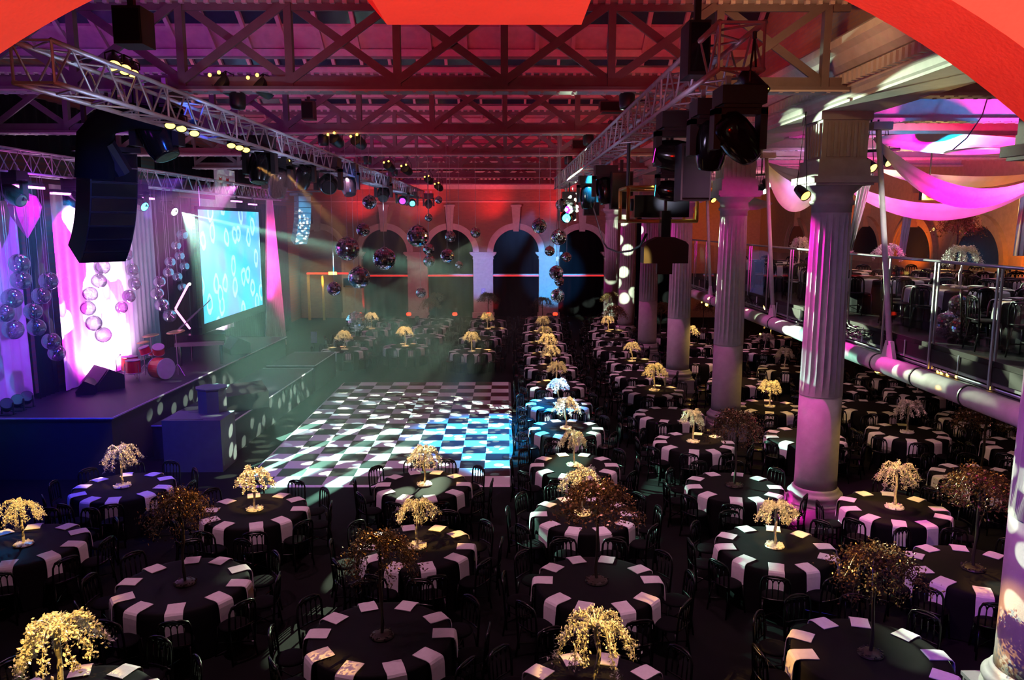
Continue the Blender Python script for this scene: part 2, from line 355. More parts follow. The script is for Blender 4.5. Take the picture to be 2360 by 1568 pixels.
# ------------------------------------------------------------------ mesh builder
class MB:
    def __init__(s): s.v = []; s.f = []
    def add(s, vs, fs):
        n = len(s.v); s.v += [tuple(p) for p in vs]; s.f += [tuple(i+n for i in f) for f in fs]; return s
    def box(s, c, d, rot=None):
        x, y, z = d[0]/2, d[1]/2, d[2]/2; c = Vector(c)
        vs = [Vector((a*x, b*y, e*z)) for e in (-1, 1) for b in (-1, 1) for a in (-1, 1)]
        if rot is not None: vs = [rot @ p for p in vs]
        return s.add([c+p for p in vs], [(0, 2, 3, 1), (4, 5, 7, 6), (0, 1, 5, 4), (2, 6, 7, 3), (0, 4, 6, 2), (1, 3, 7, 5)])
    def b2(s, a, b):
        return s.box([(a[i]+b[i])/2 for i in range(3)], [abs(b[i]-a[i]) for i in range(3)])
    def beam(s, p0, p1, w, h):
        p0, p1 = Vector(p0), Vector(p1); d = p1-p0; q = d.to_track_quat('Y', 'Z').to_matrix()
        return s.box((p0+p1)/2, (w, d.length, h), q)
    def tube(s, pts, r, n=8, cap=True):
        pts = [Vector(p) for p in pts]; rs = r if isinstance(r, (list, tuple)) else [r]*len(pts)
        vs = []; prev = None
        for i, p in enumerate(pts):
            t = (pts[min(i+1, len(pts)-1)]-pts[max(i-1, 0)]).normalized()
            if prev is None:
                a = t.orthogonal().normalized()
            else:
                a = (prev-t*prev.dot(t))
                a = a.normalized() if a.length > 1e-6 else t.orthogonal().normalized()
            prev = a; b = t.cross(a)
            for k in range(n):
                an = 2*PI*k/n; vs.append(p+(a*math.cos(an)+b*math.sin(an))*rs[i])
        fs = [(i*n+k, i*n+(k+1) % n, (i+1)*n+(k+1) % n, (i+1)*n+k) for i in range(len(pts)-1) for k in range(n)]
        if cap: fs += [tuple(range(n-1, -1, -1)), tuple((len(pts)-1)*n+k for k in range(n))]
        return s.add(vs, fs)
    def lathe(s, prof, n=24, c=(0, 0, 0), mtx=None):
        c = Vector(c); vs = []
        for r, z in prof:
            for k in range(n):
                p = Vector((r*math.cos(2*PI*k/n), r*math.sin(2*PI*k/n), z))
                if mtx is not None: p = mtx @ p
                vs.append(c+p)
        fs = [(i*n+k, i*n+(k+1) % n, (i+1)*n+(k+1) % n, (i+1)*n+k) for i in range(len(prof)-1) for k in range(n)]
        fs += [tuple(range(n-1, -1, -1)), tuple((len(prof)-1)*n+k for k in range(n))]
        return s.add(vs, fs)
    def ball(s, c, r, n=16, m=10):
        prof = [(max(r*math.sin(PI*i/m), 1e-4), -r*math.cos(PI*i/m)) for i in range(m+1)]
        return s.lathe(prof, n, c)
    def prism(s, poly, axis, a, b):
        def P(u, v, t):
            return (t, u, v) if axis == 'x' else ((u, t, v) if axis == 'y' else (u, v, t))
        n = len(poly)
        return s.add([P(u, v, a) for u, v in poly]+[P(u, v, b) for u, v in poly],
                     [tuple(range(n-1, -1, -1)), tuple(range(n, 2*n))]+[(k, (k+1) % n, n+(k+1) % n, n+k) for k in range(n)])
    def build(s, name, m, parent=None, loc=None, smooth=False):
        me = bpy.data.meshes.new(name); me.from_pydata(s.v, [], s.f); me.materials.append(m)
        if smooth: me.polygons.foreach_set('use_smooth', [True]*len(me.polygons))
        me.update()
        o = bpy.data.objects.new(name, me); COL.objects.link(o)
        if loc is not None: o.location = loc
        if parent is not None: adopt(o, parent)
        return o
KIDS = {}
def adopt(o, p):
    o.parent = p; KIDS.setdefault(p.name, []).append(o)
def tag(o, label=None, cat=None, group=None, kind=None):
    if label: o['label'] = label
    if cat: o['category'] = cat
    if group: o['group'] = group
    if kind: o['kind'] = kind
    return o
def thing(name, label, cat, loc=(0, 0, 0), rz=0, group=None):
    o = bpy.data.objects.new(name, None); COL.objects.link(o); o.location = loc; o.rotation_euler = (0, 0, rz)
    o.empty_display_size = .2
    return tag(o, label, cat, group)
def dup(root, loc=None, rot=None, label=None, group=None, scale=None):
    def cp(o, par):
        c = o.copy(); COL.objects.link(c)
        if par is not None: adopt(c, par)
        for ch in KIDS.get(o.name, []): cp(ch, c)
        return c
    r = cp(root, None)
    if loc is not None: r.location = loc
    if rot is not None: r.rotation_euler = rot
    if scale is not None: r.scale = (scale,)*3 if not isinstance(scale, tuple) else scale
    tag(r, label, None, group)
    return r
def struct(name, mb, m, smooth=False):
    return tag(mb.build(name, m, smooth=smooth), kind='structure')
USED = {}
def first_or_dup(key, maker):
    """returns (object, is_new): the prototype the first time, a copy afterwards"""
    if key not in USED:
        USED[key] = maker(); USED[key+'#n'] = 1
        return USED[key]
    return dup(USED[key])
ORD = ['first', 'second', 'third', 'fourth', 'fifth', 'sixth', 'seventh', 'eighth', 'ninth', 'tenth', 'eleventh', 'twelfth', 'thirteenth', 'fourteenth']

# ------------------------------------------------------------------ the setting
XL, XR, XC, YB = -13.0, 16.0, 6.15, 49.5
struct('floor', MB().b2((XL, 1.6, -.2), (XR, YB+.6, 0)), M['carpet'])
# dance floor
t = thing('dance_floor', 'black and white chequered dance floor panel beneath the hanging mirror balls', 'dance floor', (0.09, 17.2, 0))
DW, DL = 10*.615, 19*.615
o = MB().b2((-DW, 0, .0), (0, DL, .03)).build('checker_deck', M['checker'], t)
e = MB(); e.prism([(-DW-.07, .0), (-DW, .0), (-DW, .033)], 'y', 0, DL); e.build('edge_ramp', M['edge'], t)
e = MB(); e.prism([(0, .0), (.09, .0), (0, .033)], 'y', 0, DL); e.build('edge_ramp', M['alu'], t)
e = MB(); e.prism([(-.07, 0), (0, 0), (0, .033)], 'x', -DW, 0); e.build('edge_ramp', M['edge'], t)
e = MB(); e.prism([(DL, 0), (DL+.07, 0), (DL, .033)], 'x', -DW, 0); e.build('edge_ramp', M['edge'], t)

# far arcade wall
AR, ASP, CEN = 1.45, 4.15, [-3.5-4.14*k for k in range(-3, 3)]
CEN = [c for c in (4.78, .64, -3.5, -7.64, -11.78)]
def arch_wall(mb, x0, x1, z1, cens, r, spring, y0, y1, seg=20):
    """wall with round-headed openings down to the floor"""
    cens = sorted(cens); xs = x0
    for y in (y0, y1):
        pass
    edges = [x0]
    for c in cens: edges += [c-r, c+r]
    edges.append(x1)
    for i in range(0, len(edges), 2):
        if edges[i+1] > edges[i]: mb.b2((edges[i], y0, 0), (edges[i+1], y1, spring))
    ztop = spring+r
    for c in cens:
        pts = [(c-r*math.cos(PI*k/seg), spring+r*math.sin(PI*k/seg)) for k in range(seg+1)]
        vs = []; fs = []
        for k, (px, pz) in enumerate(pts):
            for y in (y0, y1): vs += [(px, y, pz), (px, y, ztop)]
        for k in range(seg):
            a = k*4; b = a+4
            fs += [(a, a+1, b+1, b), (a+2, b+2, b+3, a+3), (a, b, b+2, a+2)]
        mb.add(vs, fs)
    for i in range(0, len(edges), 2):
        if edges[i+1] > edges[i]: mb.b2((edges[i], y0, spring), (edges[i+1], y1, ztop))
    mb.b2((x0, y0, ztop), (x1, y1, z1))
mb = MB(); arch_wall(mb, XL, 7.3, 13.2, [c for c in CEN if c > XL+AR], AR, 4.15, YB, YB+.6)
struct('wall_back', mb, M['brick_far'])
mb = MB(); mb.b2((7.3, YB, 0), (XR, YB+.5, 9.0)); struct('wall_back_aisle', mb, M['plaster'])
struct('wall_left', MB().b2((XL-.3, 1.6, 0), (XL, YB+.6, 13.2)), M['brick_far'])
# dark space behind the arches: hanging black curtains with folds
def pleat(mb, x0, x1, z0, z1, y, amp=.05, per=.25, axis='x', taper=None, n=None):
    n = n or max(6, int(abs(x1-x0)/per*6)); vs = []; fs = []
    rows = 9
    for i in range(n+1):
        u = i/n
        for j in range(rows):
            v = j/(rows-1); a = x0+(x1-x0)*u
            off = amp*math.sin(u*abs(x1-x0)/per*2*PI+.6*math.sin(v*3))*(.6+.4*(1-v))
            if taper:
                s = taper(v); m_ = (x0+x1)/2; a = m_+(a-m_)*s
            z = z0+(z1-z0)*v
            vs.append((a, y+off, z) if axis == 'x' else (y+off, a, z))
    for i in range(n):
        for j in range(rows-1):
            k = i*rows+j; fs.append((k, k+rows, k+rows+1, k+1))
    return mb.add(vs, fs)
for i, c in enumerate(CEN):
    tag(pleat(MB(), c-1.44, c+1.44, 0.02, 5.58, YB+.5, .04, .5).build('curtain', M['dark'], smooth=True),
        'black full-height curtain behind the %s arch of the far wall, counted from the right' % ORD[i], 'curtain', 'black curtains behind the far arches')
# arch trims
def arch_trim(cx, yf, spring, r, m, idx, axis='y', w=.34):
    mb = MB()
    for (ra, rb, dep) in ((r-.02, r+.12, .07), (r+.12, r+.26, .11), (r+.26, r+.36, .16)):
        seg = 28; vs = []; fs = []
        for k in range(seg+1):
            a = PI*k/seg
            for rr in (ra, rb):
                for d in (0, dep):
                    u, v = cx-rr*math.cos(a), spring+rr*math.sin(a)
                    vs.append((u, yf-d, v) if axis == 'y' else (yf-d, u, v))
        for k in range(seg):
            a = 4*k; b = a+4
            fs += [(a+1, b+1, b+3, a+3), (a, a+1, a+3-0, a+2)][:1]
            fs += [(a, b, b+1, a+1), (a+2, a+3, b+3, b+2)]
        mb.add(vs, fs)
    return mb
TR = 0
for i, c in enumerate(CEN):
    mb = arch_trim(c, YB, 4.15, AR, None, i); TR += 1
    struct('trim_%d' % TR, mb, M['stone'])
    mb = MB(); mb.add([(c-.17, YB-.3, 5.45), (c+.17, YB-.3, 5.45), (c+.28, YB-.3, 7.0), (c-.28, YB-.3, 7.0),
                       (c-.17, YB, 5.45), (c+.17, YB, 5.45), (c+.28, YB, 7.0), (c-.28, YB, 7.0)],
                      [(0, 1, 2, 3), (0, 4, 5, 1), (1, 5, 6, 2), (2, 6, 7, 3), (3, 7, 4, 0)])
    mb.b2((c-.34, YB-.34, 6.98), (c+.34, YB, 7.1)); TR += 1
    struct('trim_%d' % TR, mb, M['stone'])
for i, c in enumerate((6.85, 2.71, -1.43, -5.57, -9.71)):
    mb = MB(); hw = .62 if i else .62
    mb.b2((c-hw, YB-.18, 0), (c+hw, YB, 3.75)); mb.b2((c-hw-.08, YB-.26, 0), (c+hw+.08, YB, .35))
    mb.b2((c-hw+.16, YB-.21, .6), (c-hw+.2, YB-.17, 3.5)); mb.b2((c+hw-.2, YB-.21, .6), (c+hw-.16, YB-.17, 3.5)); mb.b2((c-hw+.16, YB-.21, 3.46), (c+hw-.16, YB-.17, 3.5))
    for (e0, z0, z1) in ((.04, 3.72, 3.78), (.02, 3.78, 3.92), (.10, 3.92, 4.0), (.17, 4.0, 4.07), (.22, 4.07, 4.17)):
        mb.b2((c-hw-e0, YB-.18-e0, z0), (c+hw+e0, YB+.3, z1))
    TR += 1; struct('trim_%d' % TR, mb, M['stone'])
# far entablature with dentils
mb = MB()
for (z0, z1, d) in ((7.25, 7.32, .08), (8.05, 8.3, .12), (8.3, 8.5, .2), (8.72, 8.85, .5), (8.85, 9.0, .62), (9.0, 9.12, .7), (9.6, 9.75, .25)):
    mb.b2((XL, YB-d, z0), (7.3, YB, z1))
k = XL
while k < 7.2:
    mb.b2((k, YB-.36, 8.5), (k+.13, YB, 8.70)); k += .26
TR += 1; struct('trim_%d' % TR, mb, M['stone'])
# red light ledge across the arches
for i, c in enumerate(CEN[:4]):
    t = thing('light_ledge', 'red-lit horizontal ledge across the %s far arch from the right' % ORD[i], 'ledge', (c, YB+.35, 2.70), 0, 'red ledges across the far arches')
    MB().b2((-AR, -.12, -.09), (AR, .15, .06)).build('shelf', M['paint'], t)
    MB().b2((-AR, -.145, -.075), (AR, -.122, -.03)).build('light_strip', M['redline'], t)
# upper far windows behind the girders
for i, x in enumerate((-7.2, -3.4, .5, 4.2)):
    mb = MB(); mb.b2((x-.75, YB-.05, 9.9), (x+.75, YB-.01, 11.4))
    struct('window_%d' % (i+1), mb, M['glass_dark'])
    mb = MB()
    for a, b in (((-.8, 9.85), (.8, 9.9)), ((-.8, 11.4), (.8, 11.46)), ((-.8, 9.85), (-.75, 11.46)), ((.75, 9.85), (.8, 11.46)), ((-.02, 9.9), (.02, 11.4)), ((-.75, 10.9), (.75, 10.94))):
        mb.b2((x+a[0], YB-.10, a[1]), (x+b[0], YB-.02, b[1]))
    TR += 1; struct('trim_%d' % TR, mb, M['paint'])

# side aisle
struct('wall_right', MB().b2((XR, 1.6, 0), (XR+.3, YB+.6, 9.2)), M['plaster'])
for i, yc in enumerate((18.2, 22.35, 26.5, 30.65, 34.8, 38.95, 43.1)):
    mb = arch_trim(yc, XR, 4.6, 1.3, None, i, axis='x')
    mb.b2((XR-.05, yc-1.3, 3.98), (XR-.0, yc+1.3, 4.6))
    mb.add([(XR-.3, yc-.17, 5.8), (XR-.3, yc+.17, 5.8), (XR-.3, yc+.28, 7.1), (XR-.3, yc-.28, 7.1), (XR, yc-.17, 5.8), (XR, yc+.17, 5.8), (XR, yc+.28, 7.1), (XR, yc-.28, 7.1)],
           [(0, 1, 2, 3), (0, 4, 5, 1), (1, 5, 6, 2), (2, 6, 7, 3), (3, 7, 4, 0)])
    TR += 1; struct('trim_%d' % TR, mb, M['plaster'])
    seg = 18
    pts = [(yc-1.27, 4.0)]+[(yc-1.27*math.cos(PI*k/seg), 4.6+1.27*math.sin(PI*k/seg)) for k in range(seg+1)]+[(yc+1.27, 4.0)]
    struct('window_%d' % (i+5), MB().prism(pts, 'x', XR-.03, XR-.01), M['glass_dark'])
struct('ceiling_aisle', MB().b2((6.4, 1.6, 8.35), (XR, YB, 8.5)), M['roofboard'])
for i in range(15):
    y = 6.6+3.05*i; mb = MB()
    mb.b2((6.6, y-.16, 7.92), (XR, y+.16, 7.98)); mb.b2((6.6, y-.03, 7.98), (XR, y+.03, 8.35))
    x = 6.8
    while x < XR and i < 9:
        mb.b2((x, y-.13, 7.905), (x+.05, y-.09, 7.92)); mb.b2((x, y+.09, 7.905), (x+.05, y+.13, 7.92)); x += .22
    TR += 1; struct('trim_%d' % TR, mb, M['paint'])

# entablature above the columns and the brick wall over it
prof = [(5.7, 7.95), (6.75, 7.95), (6.75, 8.3), (5.95, 8.6), (5.95, 8.95), (5.40, 8.95), (5.28, 8.86), (5.28, 8.74), (5.38, 8.66), (5.46, 8.50), (5.56, 8.42), (5.62, 8.42), (5.62, 8.16), (5.66, 8.12), (5.66, 8.02), (5.7, 7.99)]
mb = MB().prism(prof, 'y', 1.7, YB)
y = 6.0
while y < 45:
    mb.b2((5.50, y, 8.20), (5.63, y+.085, 8.37)); y += .17
TR += 1; struct('trim_%d' % TR, mb, M['paint'])
struct('wall_clerestory', MB().b2((5.95, 1.7, 8.6), (6.35, YB, 13.2)), M['brick'])

# roof: ridges across the hall, boarded slopes with rows of panes, gutter beams over the girders
GY = [13.3+6.1*k for k in range(-1, 6)]
mb = MB(); gl = MB(); rib = MB(); gut = MB()
for gy in GY:
    y0, y1 = gy, gy-6.1      # slope rises towards the camera from the gutter over the girder
    z0 = 9.95
    def sl(t): return (y0-t*math.cos(.62), z0+t*math.sin(.62))
    for (a, b, tgt) in ((0, .75, mb), (.75, .86, rib), (.86, 1.55, gl), (1.55, 1.68, rib), (1.68, 2.6, mb), (2.6, 3.3, gl), (3.3, 3.7, mb)):
        (ya, za), (yb, zb) = sl(a), sl(b)
        th = .06 if tgt is rib else .0
        tgt.add([(XL, ya, za-th), (XC, ya, za-th), (XC, yb, zb-th), (XL, yb, zb-th), (XL, ya, za+.08), (XC, ya, za+.08), (XC, yb, zb+.08), (XL, yb, zb+.08)],
                [(0, 1, 2, 3), (4, 7, 6, 5), (0, 4, 5, 1), (2, 6, 7, 3)])
    (yr, zr) = sl(3.7)
    mb.add([(XL, yr, zr), (XC, yr, zr), (XC, y1+.15, z0), (XL, y1+.15, z0)], [(0, 1, 2, 3)])
    x = XL+.3
    while x < XC-.1:
        (ya, za), (yb, zb) = sl(0.0), sl(3.6)
        rib.beam((x, ya, za-.05), (x, yb, zb-.05), .09, .14); x += .84
    for (dz, dy, w_, h_) in ((-.02, 0, .34, .16), (-.28, .12, .10, .05), (-.42, -.1, .26, .12)):
        gut.b2((XL, gy+dy-w_/2, z0+dz-h_/2), (XC, gy+dy+w_/2, z0+dz+h_/2))
    x = XL
    while x < XC and gy < 36:
        gut.b2((x, gy-.20, z0-.53), (x+.07, gy-.13, z0-.48)); x += .2
struct('ceiling', mb, M['roofboard']); struct('ceiling_glazing', gl, M['glass_dark'])
TR += 1; struct('trim_%d' % TR, rib, M['roofboard']); TR += 1; struct('trim_%d' % TR, gut, M['paint'])

# lattice girders
def girder(idx, gy):
    t = thing('roof_girder', '%s lattice roof girder from the camera, crossing the hall' % ORD[idx].capitalize() if idx else 'nearest lattice roof girder, its pale riveted bottom plate crossing the hall', 'girder', (0, gy, 8.1), 0, None)
    x0, x1 = XL+.05, 5.6; S = 1.75
    MB().b2((x0, -.16, 0), (x1, .16, .05)).b2((x0, -.03, .05), (x1, .03, .22)).build('bottom_chord', M['girder'], t)
    pl = MB(); x = x0
    pl.b2((x0, -.17, -.03), (x1, .17, -.001))
    while x < x1:
        pl.b2((x, -.14, -.045), (x+.05, -.09, -.03)); pl.b2((x, .09, -.045), (x+.05, .14, -.03)); x += .26
    pl.build('riveted_plate', M['paint'], t)
    MB().b2((x0, -.13, 1.42), (x1, .13, 1.50)).b2((x0, -.03, 1.25), (x1, .03, 1.42)).build('top_chord', M['girder'], t)
    cx = -8.9+.0
    nodes = [-.02+S*k for k in range(-7, 4)]
    for k, x in enumerate(nodes):
        MB().b2((x-.06, -.07, .05), (x+.06, .07, 1.42)).build('post', M['girder'], t)
        if x+S < x1:
            MB().beam((x, -.05, .15), (x+S, -.05, 1.38), .05, .13).build('diagonal', M['girder'], t)
            MB().beam((x, .05, 1.38), (x+S, .05, .15), .05, .13).build('diagonal', M['girder'], t)
    return t
for i, gy in enumerate(GY[1:]): girder(i, gy)

# columns
def fluted(r0, r1, z0, z1, n=20, sub=6, levels=8):
    mb = MB(); N = n*sub; vs = []
    for j in range(levels+1):
        v = j/levels; r = r0+(r1-r0)*v; z = z0+(z1-z0)*v
        for k in range(N):
            a = 2*PI*k/N; ph = (k % sub)/sub
            d = .035*math.sin(PI*ph) if 0 < j < levels else 0
            vs.append(((r-d)*math.cos(a), (r-d)*math.sin(a), z))
    fs = [(j*N+k, j*N+(k+1) % N, (j+1)*N+(k+1) % N, (j+1)*N+k) for j in range(levels) for k in range(N)]
    return mb.add(vs, fs)
def make_column():
    t = thing('column', '', 'column')
    MB().b2((-.50, -.50, 0), (.50, .50, .42)).b2((-.53, -.53, .0), (.53, .53, .1)).b2((-.52, -.52, .42), (.52, .52, .47)).build('pedestal', M['column'], t)
    MB().lathe([(.53, .47), (.53, .52), (.49, .54), (.49, .60), (.52, .63), (.52, .67), (.48, .71), (.45, .73), (.45, .76), (.41, .80)], 40).build('base', M['column'], t, smooth=True)
    MB().lathe([(.405, .80), (.40, 1.0), (.395, 2.65)], 40).build('smooth_shaft', M['column'], t, smooth=True)
    fluted(.40, .355, 2.65, 6.15).build('fluted_shaft', M['column'], t)
    MB().lathe([(.36, 6.15), (.36, 6.28), (.40, 6.30), (.40, 6.36), (.37, 6.38), (.37, 6.50), (.41, 6.53), (.50, 6.62), (.54, 6.68)], 40).build('capital', M['column'], t, smooth=True)
    MB().b2((-.58, -.58, 6.68), (.58, .58, 6.80)).b2((-.53, -.53, 6.64), (.53, .53, 6.68)).b2((-.48, -.48, 6.80), (.48, .48, 6.92)).build('abacus', M['column'], t)
    p = MB().b2((-.42, -.42, 6.92), (.42, .42, 7.95)).b2((-.47, -.47, 6.92), (.47, .47, 7.1)).b2((-.47, -.47, 7.8), (.47, .47, 7.95))
    for s in (-.3, -.18, -.06, .06, .18, .3):
        p.b2((s-.03, -.445, 7.15), (s+.03, -.42, 7.75)); p.b2((-.445, s-.03, 7.15), (-.42, s+.03, 7.75))
    p.build('impost_block', M['column'], t)
    return t
c0 = make_column()
names = ['nearest fluted column, cut by the right picture edge', 'big fluted column with a magenta-lit side and pink steps', 'grey fluted column next beyond the magenta-lit one',
         'fluted column behind the hanging projector cage', 'slim magenta fluted column next before the dotted one', 'far fluted column covered in pale light dots', 'farthest fluted column beside the far arcade']
COLS = [(XC, y_) for y_ in (8.4, 14.9, 21.3, 27.5, 33.6, 39.7, 45.8)]
for k, (x, y) in enumerate(COLS):
    o = c0 if k == 0 else dup(c0)
    o.location = (x, y, 0); o['label'] = names[k]; o['group'] = 'fluted columns along the hall'
# outer aisle columns standing on the balcony side
# front arch wall around the camera
FY, FR, FS, FX = 1.32, 1.455, 4.98, -.055
mb = MB(); arch_wall(mb, -4.2, 4.2, 9.4, [FX], FR, FS, FY-.16, FY, 96)
struct('wall_front', mb, M['keystone'])
p0, p1 = at_y(892, 57, FY), at_y(1340, 57, FY)
k0, k1 = at_y(845, 0, FY), at_y(1352, 0, FY)
dx0, dx1 = (k0.x-p0.x)/(k0.z-p0.z), (k1.x-p1.x)/(k1.z-p1.z)
H = .75
q0, q1 = (p0.x+dx0*H, p0.z+H), (p1.x+dx1*H*.9, p1.z+H)
mb = MB().prism([(p0.x, p0.z), (p1.x, p1.z), (q1[0], q1[1]), (q0[0], q0[1])], 'y', FY-.34, FY)
TR += 1; struct('trim_%d' % TR, mb, M['keystone'])
struct('floor_gallery', MB().b2((-4.2, -2.5, 4.3), (4.2, 1.77, 4.4)), M['fascia'])

# ------------------------------------------------------------------ balcony on the right
BX, BZ, BY0, BY1 = 7.15, 3.95, 7.6, 31.5
struct('floor_balcony', MB().b2((BX, BY0, BZ-.08), (XR, BY1, BZ)), M['fascia'])
mb = MB(); mb.b2((BX-.03, BY0, BZ-.30), (BX+.05, BY1, BZ-.08)); mb.b2((BX+.05, BY0, BZ-.36), (BX+.14, BY1, BZ-.27))
TR += 1; struct('trim_%d' % TR, mb, M['fascia'])
mb = MB(); mb.b2((BX+.10, BY0, BZ-.72), (BX+.22, BY1, BZ-.66)); mb.b2((BX-.02, BY0, 3.42), (BX+.30, BY1, 3.47)); mb.b2((BX+.0, BY0, BZ-.36), (BX+.1, BY1, BZ-.31))
TR += 1; struct('trim_%d' % TR, mb, M['greysteel'])
mb = MB(); y = BY0+.3
while y < BY1:
    mb.b2((BX+.26, y, 3.45), (BX+.30, y+.42, BZ-.1)); y += .9
TR += 1; struct('trim_%d' % TR, mb, M['greysteel'])
t = thing('glass_balustrade', 'glass balustrade with steel posts along the balcony edge above the white pipe', 'railing', (BX, BY0, BZ))
L_ = BY1-BY0
MB().tube([(-.02, 0, 1.38), (-.02, L_, 1.38)], .026, 10).build('handrail', M['steel'], t, smooth=True)
y = .3
while y < L_:
    MB().b2((-.06, y-.02, -.42), (-.035, y+.02, 1.36)).b2((.0, y-.02, -.42), (.025, y+.02, 1.36)).build('post', M['steel'], t)
    if y+1.65 < L_:
        MB().b2((-.024, y+.06, .02), (-.012, y+1.6, 1.25)).build('glass_panel', M['glass'], t)
        MB().tube([(-.05, y+.8, -.34), (-.05, y+.8, -.05)], .014, 6).build('baluster', M['steel'], t)
    y += 1.66
# white pipe with straps
PX_, PZ_ = 7.0, 3.36
t = thing('white_pipe', 'thick white pipe slung under the balcony edge, dotted with pale light', 'pipe', (PX_, 0, PZ_))
MB().tube([(0, 6.2, 0), (0, 31.5, 0)], .165, 28).build('pipe_tube', M['paint'], t, smooth=True)
for y in (8.6, 10.05, 11.5, 12.95, 14.4, 17.3, 20.2, 23.1, 26, 29):
    MB().lathe([(.172, -.02), (.178, -.02), (.178, .02), (.172, .02)], 24, (0, y, 0), Matrix.Rotation(PI/2, 3, 'X')).build('strap', M['black'], t, smooth=True)
tag(MB().tube([(7.24, 6.5, 3.52), (7.24, 31, 3.52)], .035, 8).build('service_pipe', M['alu'], smooth=True), 'thin silver service pipe running above the thick white pipe', 'pipe', 'thin service pipes')
tag(MB().tube([(7.34, 6.5, 3.57), (7.34, 31, 3.57)], .025, 8).build('service_pipe', M['alu'], smooth=True), 'thin silver service pipe beside the balcony edge, nearer the deck', 'pipe', 'thin service pipes')
HN = ['nearest slanting white hanger rod, beside the magenta-lit column', 'white hanger rod between the magenta-lit and grey columns', 'white hanger rod beyond the grey fluted column', 'far white hanger rod behind the projector cage']
for k in range(4):
    yb = 14.1+6.35*k
    t = thing('hanger_rod', HN[k], 'rod', (7.0, yb, PZ_+.16), 0, 'white balcony hanger rods')
    MB().tube([(.04, 0, .22), (-.02, .9, 4.2)], .052, 12).build('rod', M['paint'], t, smooth=True)
    MB().prism([(-.22, 0), (.22, 0), (.09, .30), (-.09, .30)], 'x', .0, .07).build('bracket', M['paint'], t)
    MB().b2((-.16, .78, 4.16), (.2, 1.0, 4.3)).build('top_plate', M['paint'], t)
# cable heap on the pipe
random.seed(5); mb = MB()
for k in range(46):
    c = Vector((7.08+random.uniform(-.05, .25), 16.3+random.uniform(-.95, .95), PZ_+.2)); r = random.uniform(.12, .42); a0 = random.uniform(0, 6); tl = random.uniform(-.5, .5)
    pts = [c+Vector((.35*r*math.cos(a0+q*.5)+.04*math.sin(3*q), r*math.sin(a0+q*.5)*1.2, .10+abs(r*math.sin(tl+q*.35))*.6)) for q in range(12)]
    mb.tube(pts, .013, 5)
tag(mb.build('cable_heap', M['black'], smooth=True), 'tangled heap of black cables on the pipe beside the magenta-lit column', 'cables', kind='stuff')
mb = MB()
for k in range(16):
    c = Vector((7.1, 22.4+random.uniform(-.5, .5), PZ_+.2)); r = random.uniform(.1, .3); a0 = random.uniform(0, 6)
    mb.tube([c+Vector((.3*r*math.cos(a0+q*.5), r*math.sin(a0+q*.5), .10+abs(r*math.sin(q*.35))*.7)) for q in range(12)], .012, 5)
tag(mb.build('cable_heap', M['black'], smooth=True), 'small tangled heap of black cables on the pipe behind the grey column', 'cables', kind='stuff')
# bulbs and flood lamps under the balcony
for k, (px, py) in enumerate([(2162, 857), (2170, 860), (2184, 864), (2205, 869), (2282, 895), (2008, 834), (2345, 945), (1975, 826), (1752, 770), (1812, 770), (1560+193, 742), (1612, 690), (1617, 697), (1641, 702), (1838, 774), (1745, 738)]):
    p = at_x(px, py, 7.22 if px > 1900 else 7.1)
    t = thing('festoon_bulb', 'small amber festoon bulb under the white pipe', 'light bulb', p, 0, 'amber festoon bulbs along the pipe')
    MB().ball((0, 0, 0), .026, 10, 7).build('glass_bulb', M['bulb'], t, smooth=True)
    MB().tube([(0, 0, .02), (0, 0, .06)], .013, 8).build('socket', M['black'], t)
for k, (px, py, lab) in enumerate([(2023, 853, 'bright round flood lamp under the pipe right of the magenta-lit column'), (1773, 750, 'bright round flood lamp under the pipe left of the magenta-lit column'),
                                   (1629, 702, 'bright round flood lamp under the pipe left of the grey column')]):
    p = at_x(px, py, 7.15)
    t = thing('flood_lamp', lab, 'lamp', p, 0, 'flood lamps under the pipe')
    MB().ball((0, 0, 0), .062, 14, 9).build('lit_globe', M['bulb'], t, smooth=True)
    MB().b2((.03, -.1, -.1), (.2, .1, .12)).build('housing', M['black'], t)
    MB().tube([(.1, 0, .1), (.1, 0, .28)], .012, 6).build('bracket', M['black'], t)
    spot('flood_beam', p+Vector((-.05, -.15, -.05)), p+Vector((.8, -1.2, -2.5)), WARM, 160, 130, .9, .05)

# ------------------------------------------------------------------ tables, chairs, napkins, trees
def cloth_mesh(seed=1, R_=.915, top=.755, seg=72):
    rnd = random.Random(seed); mb = MB(); ph = [rnd.uniform(0, 6) for _ in range(4)]
    rings = [(0.0, top), (.45, top), (.84, top), (.895, top-.006), (.915, top-.03)]
    vs = [(0, 0, top)]
    rr = [(.3, top, 0), (.6, top, 0), (.84, top, 0), (.895, top-.005, 0), (.912, top-.028, .1), (.918, top-.12, .25), (.921, top-.32, .6), (.925, .22, .9), (.93, .015, 1.0)]
    for (r, z, am) in rr:
        for k in range(seg):
            a = 2*PI*k/seg
            d = am*(.012*math.sin(10*a+ph[0])+.010*math.sin(17*a+ph[1])+.006*math.sin(29*a+ph[2]))
            vs.append(((r+d)*math.cos(a), (r+d)*math.sin(a), z))
    fs = [(0, 1+k, 1+(k+1) % seg) for k in range(seg)]
    for j in range(len(rr)-1):
        fs += [(1+j*seg+k, 1+(j+1)*seg+k, 1+(j+1)*seg+(k+1) % seg, 1+j*seg+(k+1) % seg) for k in range(seg)]
    return mb.add(vs, fs)
